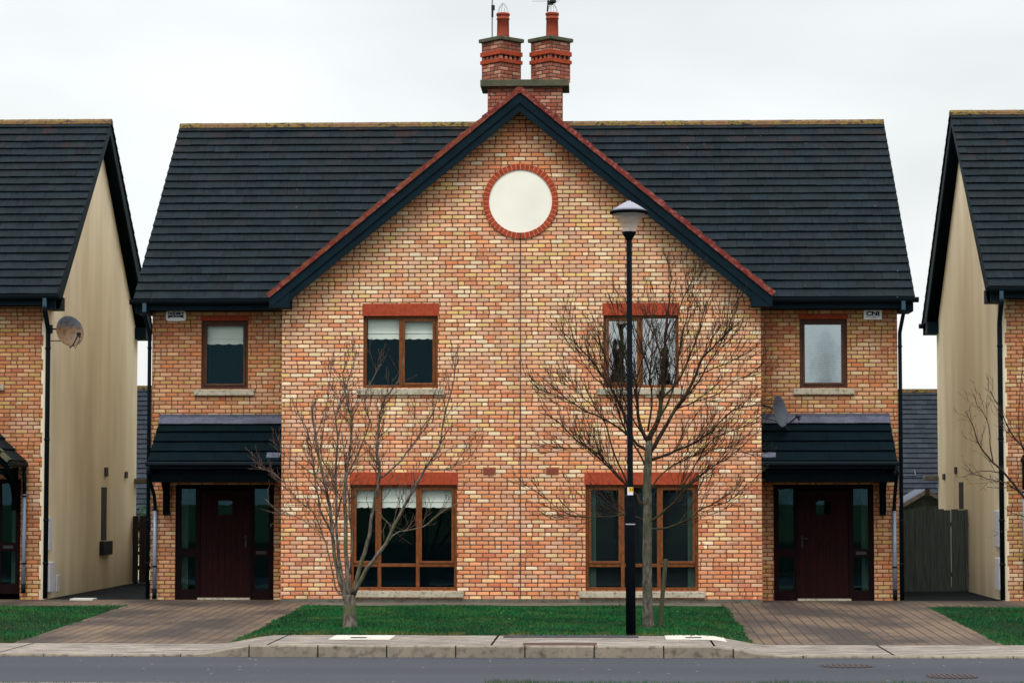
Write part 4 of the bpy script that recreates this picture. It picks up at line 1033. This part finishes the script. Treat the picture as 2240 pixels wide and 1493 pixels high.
text('SECURITY', 'lettering', .026, (cx, y - .006, cz_ - Hh * .14), M['sign_white'], r, 0, 1.35)
a, b = at(1889, 678, 1.06), at(1929, 698.5, 1.06); cx, cz_ = (a.x + b.x) / 2, (a.z + b.z) / 2; W, Hh = (b.x - a.x) / 2, (a.z - b.z) / 2
r = empty('alarm_box', (cx, 1.06, cz_), 'white rectangular alarm box lettered CNI under the right eave', 'alarm box')
MB().box(cx - W, cx + W, y, 1.098, cz_ - Hh, cz_ + Hh).build('casing', M['sign_white'], r, bevel=.008)
text('CNI', 'lettering', .098, (cx, y - .003, cz_ + Hh * .22), M['ink'], r, 0, 1.45, .005)
text('SECURITY', 'lettering', .034, (cx, y - .003, cz_ - Hh * .42), M['ink'], r, 0, 1.75)
text('ALARMS', 'lettering', .018, (cx, y - .003, cz_ - Hh * .72), M['slot'], r, 0, 1.9)

# ------------------------------------------------------------------ fences, back gardens
def fence(x0, x1, Y, z0, z1, mat, label, seed, bw=.145):
    rr = random.Random(seed); r = empty('board_fence', ((x0 + x1) / 2, Y, z0), label, 'fence'); x = x0; m = MB()
    k = 0
    while x < x1 - .03:
        w_ = bw * rr.uniform(.85, 1.12); b = min(x + w_, x1); m.box(x, b - .012, Y + (.022 if k % 2 else 0), Y + (.044 if k % 2 else .022), z0 + .02, z1 + rr.uniform(-.02, .015)); x = b - (.02 if k % 2 else -.004); k += 1
    m.build('boards', mat, r, bevel=.003)
    m = MB(); m.box(x0, x1, Y + .05, Y + .09, z0 + .3, z0 + .39); m.box(x0, x1, Y + .05, Y + .09, z1 - .35, z1 - .26); m.build('rail', mat, r)
    for xx in (x0, x1 - .09): m = MB(); m.box(xx, xx + .09, Y + .09, Y + .18, z0, z1 - .02); m.build('post', mat, r)
fence(6.95, 8.80, 5.35, -.05, at(2040, 1113, 5.35).z, M['fence'], 'weathered grey-green board fence closing the right side passage', 3)
fence(-8.88, -6.95, 9.6, -.05, at(310, 1126, 9.6).z, M['fence2'], 'dark brown board fence closing the left side passage', 4)
def bush(name, c, rx, rz, n, label, mat, s=.03):
    r = empty(name, (c[0], c[1], c[2]), label, 'bush'); rr = random.Random(n); m = MB()
    for _ in range(n):
        d = Vector((rr.gauss(0, 1), rr.gauss(0, 1), rr.gauss(0, 1))).normalized() * rr.uniform(.35, 1); p = Vector(c) + Vector((d.x * rx, d.y * rx, rz + d.z * rz))
        u = Vector((rr.gauss(0, 1), rr.gauss(0, 1), rr.gauss(0, 1))).normalized(); v = u.orthogonal().normalized(); q = s * rr.uniform(.6, 1.4); m.face([p - u * q, p + v * q * .5, p + u * q, p - v * q * .5], (rr.random(), 0))
    m.build('foliage', mat, r)
    m = MB()
    for k in range(6): a = k * 1.05; m.tube([c, (c[0] + math.cos(a) * rx * .3, c[1] + math.sin(a) * rx * .3, c[2] + rz), (c[0] + math.cos(a) * rx * .6, c[1] + math.sin(a) * rx * .6, c[2] + rz * 1.6)], [.02, .012, .005], 5)
    m.build('stem', M['twig'], r); return r
bush('shrub', (-8.35, 10.8, -.05), .8, 1.05, 2600, 'green shrub peeping over the brown fence at left', M['leaf'], .05)
# garden shed
g = at(2026, 1070, 12.2); r = empty('garden_shed', (g.x, 12.9, -.05), 'low timber garden shed with felt gable roof behind the right fence', 'shed')
hw_, zt, ze = 1.15, g.z, g.z - .68
m = MB(); k = 0; z = -.05
m.prism([(g.x - hw_, -.05), (g.x + hw_, -.05), (g.x + hw_, ze), (g.x, zt - .06), (g.x - hw_, ze)], 12.2, 14.2)
while z < zt - .1:
    h_ = hw_ if z < ze else hw_ * (zt - .08 - z) / (zt - ze); m.box(g.x - h_, g.x + h_, 12.175, 12.195, z, z + .10); z += .115
m.build('wall', M['fence'], r)
m = MB()
for s in (-1, 1): m.hexa([(g.x, 12.05, zt - .03), (g.x + s * (hw_ + .12), 12.05, ze - .10), (g.x + s * (hw_ + .12), 14.3, ze - .10), (g.x, 14.3, zt - .03), (g.x, 12.05, zt + .01), (g.x + s * (hw_ + .12), 12.05, ze - .05), (g.x + s * (hw_ + .12), 14.3, ze - .05), (g.x, 14.3, zt + .01)])
m.build('roof', M['lead'], r)
m = MB()
for s in (-1, 1):
    a = [(g.x, zt), (g.x + s * (hw_ + .12), ze - .07), (g.x + s * (hw_ + .12), ze - .15), (g.x, zt - .09)]; m.prism(a if s < 0 else a[::-1], 12.02, 12.05)
m.build('bargeboard', M['strip'], r); MB().box(g.x - .05, g.x + .05, 11.99, 12.02, zt - .17, zt + .04).build('finial', M['fence2'], r)
# houses behind
def back_house(x0, x1, Y0, zr, label, sky_=None):
    r = empty('back_house', ((x0 + x1) / 2, Y0 + 4, -1.25), label, 'house', 'houses behind'); ze = 1.0; half = (zr - ze) / .82; up_ = Vector((0, half, zr - ze)); ln = up_.length; up_.normalize(); nn = Vector((0, -up_.z, up_.y))
    m = MB(); m.prism([(x0 + .3, -1.3), (x1 - .3, -1.3), (x1 - .3, ze), (x0 + .3, ze)], Y0 + .4, Y0 + 2 * half - .4)
    for x in (x0 + .3, x1 - .3): m.face([(x, Y0 + .4, ze), (x, Y0 + half, zr - .1), (x, Y0 + 2 * half - .4, ze)])
    m.build('wall', M['render'], r)
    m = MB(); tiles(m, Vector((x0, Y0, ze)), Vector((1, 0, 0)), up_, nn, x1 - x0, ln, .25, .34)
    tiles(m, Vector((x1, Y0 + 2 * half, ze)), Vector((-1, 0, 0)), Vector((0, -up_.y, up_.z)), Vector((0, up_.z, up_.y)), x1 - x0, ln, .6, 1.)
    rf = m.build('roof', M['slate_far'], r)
    m = MB(); x = x0
    while x < x1: m.box(x + .004, x + .44, Y0 + half - .12, Y0 + half + .12, zr - .06, zr + .06, uv=(random.random(), random.random())); x += .45
    m.build('ridge', M['ridge'], rf)
    return rf, Y0, up_, nn, ze
zr = at(2000, 853, 34.5).z - .02
rf, Y0, up_, nn, ze = back_house(4.5, 17, 29.5, zr, 'low house with grey tiled roof seen in the gap right of the middle house')
back_house(-17, -4.5, 29.5, at(320, 845, 34.5).z - .02, 'low house with grey tiled roof seen in the gap left of the middle house')
c = at(1990, 1036, 30.8)
sd_ = (c.z - ze) / up_.z; P0 = Vector((c.x, Y0, ze)) + up_ * sd_
m = MB(); 
for a, b, c1, d1 in ((-.24, -.215, -.12, .12), (.215, .24, -.12, .12), (-.24, .24, -.145, -.12)):
    q = [P0 + Vector((u, 0, 0)) + up_ * v + nn * h for h in (.0, .07) for u, v in ((a, c1), (b, c1), (b, d1), (a, d1))]; m.hexa(q)
m.build('roof_window', M['lead'], rf)
# plank on the ground in the left passage
m = MB(); a, b = atz(160, 1310, -.04), atz(210, 1310, -.04); m.box(a.x, b.x, a.y - .3, a.y + .1, -.048, -.015)
tag(m.build('plank', M['white_conc'], bevel=.004), 'short white plank lying on the ground at the left passage', 'plank')
# potted plant at right
pp = atz(2226, 1312, -.05); r = empty('potted_plant', pp, 'blue glazed pot with spiky dark plant by the right wall', 'potted plant')
m = MB(); m.lathe([(.12, 0), (.17, .1), (.19, .25), (.21, .27), (.21, .31), (.18, .31), (.17, .27)], pp, 20); m.build('pot', M['bluepot'], r, True)
m = MB(); rr = random.Random(5)
for k in range(90):
    a = rr.uniform(0, 6.28); l = rr.uniform(.15, .38); e_ = rr.uniform(.5, 1.4); p0 = pp + Vector((rr.uniform(-.1, .1), rr.uniform(-.1, .1), .28)); d = Vector((math.cos(a) * math.cos(e_), math.sin(a) * math.cos(e_), math.sin(e_)))
    sdv = d.cross(Vector((0, 0, 1))).normalized() * .012; m.face([p0 - sdv, p0 + sdv, p0 + d * l], (rr.random(), 0))
m.build('leaves', M['leaf'], r)

# ------------------------------------------------------------------ street lamp
LY = -9.45; lb = at(1380, 1386, LY); zb = lb.z; X0 = lb.x
def lz(py): return at(1380, py, LY).z
lx = lambda py: X0 + (at(1376, 500, LY).x - X0) * (py - 1386) / (500 - 1386)
r = empty('street_lamp', (X0, LY, zb), 'black street lamp with wide silver hat and clear bowl in front of the house', 'street lamp')
m = MB(); tilt = (lx(500) - X0) / (lz(500) - zb)
ax = Vector((tilt, 0, 1)).normalized()
m.lathe([(.070, -.15), (.069, lz(1146) - zb), (.069, lz(1110) - zb), (.060, lz(1104) - zb), (.042, lz(1094) - zb), (.040, lz(520) - zb)], (X0, LY, zb), 24, ax); m.build('post', M['lampblack'], r, True)
m = MB(); m.lathe([(.071, lz(1147.5) - zb), (.071, lz(1144.5) - zb)], (X0, LY, zb), 24, ax); m.build('band', M['silver'], r, True)
m = MB(); m.lathe([(.040, lz(526) - zb), (.060, lz(520) - zb), (.103, lz(509) - zb), (.104, lz(507) - zb), (.05, lz(507) - zb)], (X0, LY, zb), 24, ax); m.build('collar', M['lampblack'], r, True)
m = MB(); m.lathe([(.100, lz(507) - zb), (.112, lz(498) - zb), (.148, lz(485) - zb), (.20, lz(475) - zb), (.235, lz(468) - zb)], (X0, LY, zb), 32, ax); m.f = m.f[:-2]; m.build('lamp_bowl', M['glass_lamp'], r, True)
m = MB(); m.lathe([(.02, lz(474) - zb), (.26, lz(467.5) - zb), (.277, lz(466) - zb), (.278, lz(463.5) - zb), (.27, lz(462) - zb)], (X0, LY, zb), 36, ax); m.build('rim', M['lampblack'], r, True)
m = MB(); m.lathe([(.272, lz(462) - zb), (.20, lz(455.5) - zb), (.12, lz(447.5) - zb), (.06, lz(442.5) - zb), (.03, lz(441) - zb), (.028, lz(439) - zb), (.001, lz(438.5) - zb)], (X0, LY, zb), 36, ax); m.build('lamp_hat', M['silver'], r, True)
m = MB(); m.lathe([(.035, 0), (.04, .05), (.02, .09)], (lx(480), LY, lz(484)), 14); m.tube([(lx(480), LY, lz(507)), (lx(480) + .02, LY, lz(495)), (lx(480) + .05, LY, lz(480))], .006, 5); m.box(lx(480) - .09, lx(480) + .09, LY - .03, LY + .03, lz(474), lz(470)); m.build('bulb_gear', M['blind'], r)
sgx0, sgx1 = at(1372.3, 1070, LY).x, at(1385.0, 1070, LY).x; zt, zbm, zy = lz(1065), lz(1082), lz(1075)
m = MB(); sy = LY - .046; m.box(sgx0, sgx1, sy, sy + .004, zbm, zt); m.build('number_plate', M['pane_white'], r)
MB().box(sgx0 + .016, sgx1 + .0, sy - .002, sy + .002, zy - .002, zt - .003).build('number_panel', M['yellow'], r)
text('33', 'lettering', .062, ((sgx0 + sgx1) / 2 + .012, sy - .003, (zt + zy) / 2 - .001), M['inkblack'], r, 0, .9, .001)

# ------------------------------------------------------------------ bare trees
def smoothpts(pts, n=4):
    out = []; m = len(pts)
    for i in range(m - 1):
        p0, p1, p2, p3 = pts[max(i - 1, 0)], pts[i], pts[i + 1], pts[min(i + 2, m - 1)]
        for k in range(n):
            t = k / n; out.append(.5 * ((2 * p1) + (p2 - p0) * t + (2 * p0 - 5 * p1 + 4 * p2 - p3) * t * t + (3 * p1 - p0 - 3 * p2 + p3) * t ** 3))
    out.append(pts[-1]); return out
def twigs(mb, pts, rad, level, rr, P):
    """side shoots along a limb"""
    L_ = sum((b - a).length for a, b in zip(pts, pts[1:]))
    n = max(1, int(L_ * P['dens'][level] * rr.uniform(.8, 1.2)))
    for _ in range(n):
        t = rr.uniform(P['from'][level], .98); i = min(int(t * (len(pts) - 1)), len(pts) - 2); f = t * (len(pts) - 1) - i
        p = pts[i].lerp(pts[i + 1], f); r0 = lerp(rad[i], rad[i + 1], f); d = (pts[i + 1] - pts[i]).normalized()
        axv = Vector((rr.gauss(0, 1), rr.gauss(0, 1) * 1.0, rr.gauss(0, 1))); axv = (axv - d * axv.dot(d)).normalized()
        ang = R(rr.uniform(*P['ang'])); nd = (d * math.cos(ang) + axv * math.sin(ang)).normalized(); nd.z += P['up']; nd.normalize()
        ln = P['len'][level] * rr.uniform(.45, 1.2) * (1.2 - .8 * t); rs = max(P['rmin'], min(r0 * .6, P['r'][level])); m = 4 if level == 0 else 3
        q = [p]; dd = nd.copy()
        for k in range(m):
            dd = (dd + Vector((rr.gauss(0, P['crook']), rr.gauss(0, P['crook']), rr.gauss(0, P['crook']) + P['curve']))).normalized(); q.append(q[-1] + dd * ln / m)
        ra = [lerp(rs, P['rmin'] * .8, k / m) for k in range(m + 1)]
        mb.tube(q, ra, 3 if level else 4)
        if level + 1 < len(P['dens']): twigs(mb, q, ra, level + 1, rr, P)
        elif P.get('bud') and rr.random() < P['bud']:
            e_ = q[-1]; b = P['budr']; mb.tube([e_ - dd * b, e_, e_ + dd * b * 1.6], [b * .4, b, b * .3], 4)
def tree(name, label, Y, conv, limbs, trunk, P, seed, mats, spread=.9):
    rr = random.Random(seed); base = conv(*trunk[0][0]); root = empty(name, base, label, 'tree', None)
    tp = [conv(*p) for p, _ in trunk]; tr = [r_ for _, r_ in trunk]
    sp = smoothpts(tp, 4); sr = []
    for i in range(len(tr) - 1):
        for k in range(4): sr.append(lerp(tr[i], tr[i + 1], k / 4))
    sr.append(tr[-1]); mb = MB(); mb.tube(sp, [a * (1 + rr.uniform(-.04, .04)) for a in sr], 12); tk = mb.build('trunk', mats[0], root, True)
    lm = MB(); tw = MB()
    for li, (pts, r0, r1) in enumerate(limbs):
        P3 = [conv(*p) for p in pts]; dy = rr.uniform(-1, 1) * spread; n = len(P3); P3 = [Vector((p.x, p.y, p.z)) for p in P3]
        cum = 0
        for k in range(1, n):
            cum += (P3[k] - P3[k - 1]).length; 
        acc = 0; Q = [P3[0]]
        for k in range(1, n):
            acc += (P3[k] - P3[k - 1]).length; oy = dy * acc / 2.2
            px, py = pts[k]; c_ = conv(px, py, oy); Q.append(c_)
        s_ = smoothpts(Q, 3); m = len(s_); ra = [lerp(r0, r1, (k / (m - 1)) ** .8) for k in range(m)]
        s_ = [p + Vector((rr.gauss(0, .006), rr.gauss(0, .006), rr.gauss(0, .006))) if 0 < i < m - 1 else p for i, p in enumerate(s_)]
        lm.tube(s_, ra, 7); twigs(tw, s_, ra, 0, rr, P)
    lm.build('limbs', mats[1], root, True); tw.build('twigs', mats[2], root)
    return root
TY = -7.6
def cv1(cx, cy, oy=0.): return at(560 + cx / 2.296, 740 + cy / 2.296, TY + oy)
limbs1 = [
 ([(458, 1330), (425, 1230), (400, 1130), (385, 980), (370, 850), (350, 740), (310, 580), (285, 400), (282, 345)], .036, .016),
 ([(385, 980), (330, 870), (305, 760), (290, 640), (275, 520), (240, 420), (190, 360)], .018, .006),
 ([(472, 1300), (455, 1130), (450, 900), (450, 700), (470, 560), (480, 430), (460, 330), (440, 180), (450, 110)], .040, .007),
 ([(462, 1300), (430, 1180), (412, 1050), (405, 900), (400, 700), (410, 520), (400, 400), (430, 300), (480, 160), (505, 60)], .030, .006),
 ([(485, 1290), (530, 1120), (570, 980), (590, 850), (620, 700), (610, 550), (620, 400), (650, 300), (715, 210), (742, 90)], .036, .007),
 ([(488, 1290), (560, 1150), (650, 1030), (720, 890), (790, 760), (850, 650), (920, 540), (940, 420), (985, 250), (1002, 120)], .036, .006),
 ([(650, 1030), (720, 970), (830, 950), (920, 880), (1012, 825)], .014, .005),
 ([(620, 700), (700, 640), (780, 540), (830, 460), (880, 380), (935, 230)], .017, .005),
 ([(455, 1300), (400, 1250), (370, 1100), (340, 1000), (290, 880), (200, 800), (130, 710), (80, 670), (10, 645)], .014, .005),
 ([(345, 1010), (260, 930), (190, 890), (130, 880), (50, 805)], .009, .004),
 ([(850, 650), (920, 660), (1000, 640), (1070, 600), (1150, 480)], .011, .004),
 ([(350, 740), (300, 690), (230, 640), (160, 600), (120, 560)], .010, .004),
 ([(450, 700), (520, 560), (570, 420), (545, 300), (600, 180), (630, 130)], .013, .005),
 ([(400, 700), (330, 600), (340, 450), (360, 300), (385, 100)], .012, .004),
 ([(475, 1180), (480, 1000), (470, 860), (455, 700), (500, 620), (560, 560)], .020, .006),
 ([(590, 850), (640, 900), (670, 930), (672, 960)], .010, .006),
]
P1 = dict(dens=[9.0, 6.0, 3.0], ang=(22, 55), up=.22, curve=.10, crook=.10, len=[.62, .32, .16], r=[.009, .0056, .0044], rmin=.0035, bud=.3, budr=.010)
P1['from'] = [.28, .15, .2]
tree('bare_tree', 'small bare multi-stemmed tree on the lawn in front of the left bay window', TY, cv1, limbs1,
     [((472, 1452), .115), ((470, 1410), .098), ((470, 1340), .092), ((470, 1285), .080)], P1, 5, (M['bark'], M['bark'], M['twig']), .5)
TY2 = -7.7
def cv2(cx, cy, oy=0.): return at(1160 + cx / 2.488, 580 + cy / 2.488, TY2 + oy)
limbs2 = [
 ([(645, 950), (690, 850), (715, 700), (730, 500), (740, 330), (760, 150), (772, 60)], .046, .007),
 ([(655, 1010), (720, 900), (790, 780), (880, 640), (940, 500), (1010, 430), (1085, 350), (1112, 290)], .036, .005),
 ([(643, 965), (590, 850), (580, 720), (570, 620), (520, 520), (490, 380), (468, 190)], .032, .006),
 ([(635, 1005), (560, 950), (500, 780), (430, 650), (330, 520), (240, 420), (185, 375)], .026, .005),
 ([(560, 950), (430, 850), (300, 790), (180, 720), (90, 690), (15, 670)], .017, .004),
 ([(655, 1060), (760, 1020), (870, 980), (990, 900), (1100, 790), (1240, 750)], .026, .005),
 ([(637, 1310), (600, 1290), (560, 1230), (480, 1160), (380, 1050), (250, 950), (150, 850), (50, 800)], .024, .005),
 ([(500, 1170), (440, 1100), (330, 1000), (200, 1000), (60, 980)], .014, .004),
 ([(632, 1390), (560, 1365), (500, 1350), (440, 1300), (365, 1235)], .014, .005),
 ([(640, 1400), (740, 1330), (800, 1270), (840, 1200), (900, 1170), (1000, 1090), (1100, 1030), (1240, 900)], .022, .005),
 ([(645, 1430), (750, 1425), (860, 1380), (940, 1320), (1070, 1285), (1180, 1190)], .017, .005),
 ([(830, 1210), (900, 1080), (980, 960), (1100, 900), (1240, 850)], .012, .004),
 ([(535, 1210), (450, 1000), (390, 820), (290, 720), (190, 620)], .016, .004),
 ([(715, 720), (800, 640), (870, 500), (905, 400), (935, 290), (960, 190)], .019, .005),
 ([(500, 1355), (400, 1370), (300, 1370), (200, 1350), (100, 1280), (20, 1220)], .010, .004),
 ([(640, 1110), (590, 1020), (520, 900), (470, 760), (420, 560), (390, 420)], .018, .005),
 ([(725, 560), (690, 420), (660, 300), (640, 170)], .014, .005),
 ([(735, 420), (790, 300), (830, 180), (870, 100)], .013, .004),
 ([(640, 1240), (720, 1130), (830, 1060), (960, 1010), (1120, 1000), (1240, 1060)], .013, .004),
 ([(570, 650), (610, 520), (640, 420), (650, 330)], .012, .004),
 ([(430, 660), (340, 600), (260, 470), (210, 300)], .011, .004),
 ([(900, 600), (1000, 560), (1100, 520), (1190, 470)], .011, .004),
 ([(800, 780), (900, 740), (1020, 700), (1140, 620), (1230, 600)], .012, .004),
 ([(640, 900), (660, 760), (650, 600), (600, 430), (560, 300), (520, 200)], .018, .004), ([(690, 850), (760, 720), (800, 560), (820, 400), (860, 250), (885, 140)], .019, .004),
 ([(640, 960), (540, 800), (470, 620), (400, 480), (350, 330)], .015, .004), ([(790, 780), (900, 650), (980, 520), (1040, 420), (1065, 340)], .015, .004),
]
P2 = dict(dens=[11.5, 7.0, 3.0], ang=(14, 38), up=.18, curve=.07, crook=.045, len=[.78, .42, .22], r=[.0095, .006, .0045], rmin=.0036)
P2['from'] = [.22, .12, .2]
tree('bare_tree', 'bare lichen-covered tree with straight trunk and wide fine crown beside the street lamp', TY2, cv2, limbs2,
     [((648, 1972), .108), ((642, 1945), .086), ((638, 1800), .077), ((636, 1600), .073), ((638, 1400), .072), ((636, 1200), .064), ((642, 1060), .060), ((647, 955), .052)], P2, 8, (M['bark2'], M['twig2'], M['twig2']), .7)
# third tree, mostly beyond the right edge
TY3 = -4.5
def cv3(cx, cy, oy=0.): return at(2080 + cx / 3.244, 880 + cy / 3.244, TY3 + oy)
limbs3 = [
 ([(800, 960), (620, 820), (510, 660), (380, 500), (300, 420), (210, 310), (160, 180), (100, 60)], .03, .005),
 ([(300, 420), (280, 300), (275, 200), (240, 90), (180, 0), (160, -60)], .011, .004),
 ([(380, 500), (300, 490), (220, 485), (110, 510)], .010, .004), ([(520, 680), (430, 590), (350, 560), (260, 540), (180, 515), (130, 505)], .012, .004),
 ([(510, 660), (470, 610), (350, 605), (255, 600)], .008, .004), ([(620, 830), (480, 800), (380, 745)], .010, .004),
 ([(700, 900), (560, 400), (450, 250), (380, 120), (330, 0), (280, -80)], .02, .005), ([(560, 420), (500, 300), (480, 150), (500, -200), (520, -400)], .012, .004),
 ([(800, 900), (780, 500), (740, 200), (700, -100), (690, -400)], .03, .006), ([(800, 900), (950, 600), (1050, 300), (1080, 0)], .03, .006), ([(800, 960), (1000, 800), (1200, 600), (1300, 300)], .025, .006),
]
P3_ = dict(dens=[6.0, 3.5, 2.0], ang=(20, 50), up=.12, curve=.04, crook=.09, len=[.6, .3, .18], r=[.008, .005, .0036], rmin=.003); P3_['from'] = [.2, .15, .2]
tree('bare_tree', 'bare tree at the right edge reaching its branches in front of the cream wall', TY3, cv3, limbs3, [((800, 1600), .1), ((800, 1560), .085), ((800, 1200), .075), ((800, 900), .06)], P3_, 12, (M['bark2'], M['twig2'], M['twig']), .6)
# stake
a, b = at(1443, 1369, TY2 + .1), at(1456, 1226, TY2 + .1); root = empty('tree_stake', a, 'leaning rough timber stake beside the lichen-covered tree trunk', 'stake')
m = MB(); m.tube([a - Vector((0, 0, .05)), a.lerp(b, .5), b], [.030, .033, .034], 8); m.build('post', M['stake'], root); m = MB(); m.tube([b, b + (b - a).normalized() * .03], [.036, .028], 8); m.build('stake_top', M['stake'], root)

# conifers on the photographer's side of the street, mirrored in the upper windows
def conifer(x, y, h, w_, seed, label):
    rr = random.Random(seed); r = empty('conifer_tree', (x, y, -.15), label, 'tree', 'conifers across the street'); m = MB(); m.tube([(x, y, -.15), (x, y, h * .9)], [.18, .04], 8); m.build('trunk', M['bark2'], r); m = MB()
    for _ in range(7000):
        t = rr.random() ** .7; rad = w_ * (1 - t) * rr.uniform(.4, 1) * (1 + .35 * math.sin(t * 34 + seed)); a = rr.uniform(0, 6.28); p = Vector((x + rad * math.cos(a), y + rad * math.sin(a), .6 + t * (h - .6))); u = Vector((math.cos(a), math.sin(a), rr.uniform(-.5, .3))).normalized(); v = Vector((-u.y, u.x, 0)); q = rr.uniform(.08, .2)
        m.face([p - u * q, p + v * q * .4, p + u * q, p - v * q * .4], (rr.random(), 0))
    m.build('crown', M['conifer'], r)
conifer(2.0, -72, 9.2, 1.5, 1, 'narrow dark conifer across the street, tallest of the mirrored row'); conifer(4.3, -74, 8.9, 1.4, 2, 'slim dark conifer across the street mirrored in the right-hand pane'); conifer(9.6, -76, 9.6, 1.4, 3, 'broad dark conifer across the street mirrored in the small right window'); conifer(12.2, -74, 9.8, 1.5, 4, 'dark conifer across the street farthest from the lamp')
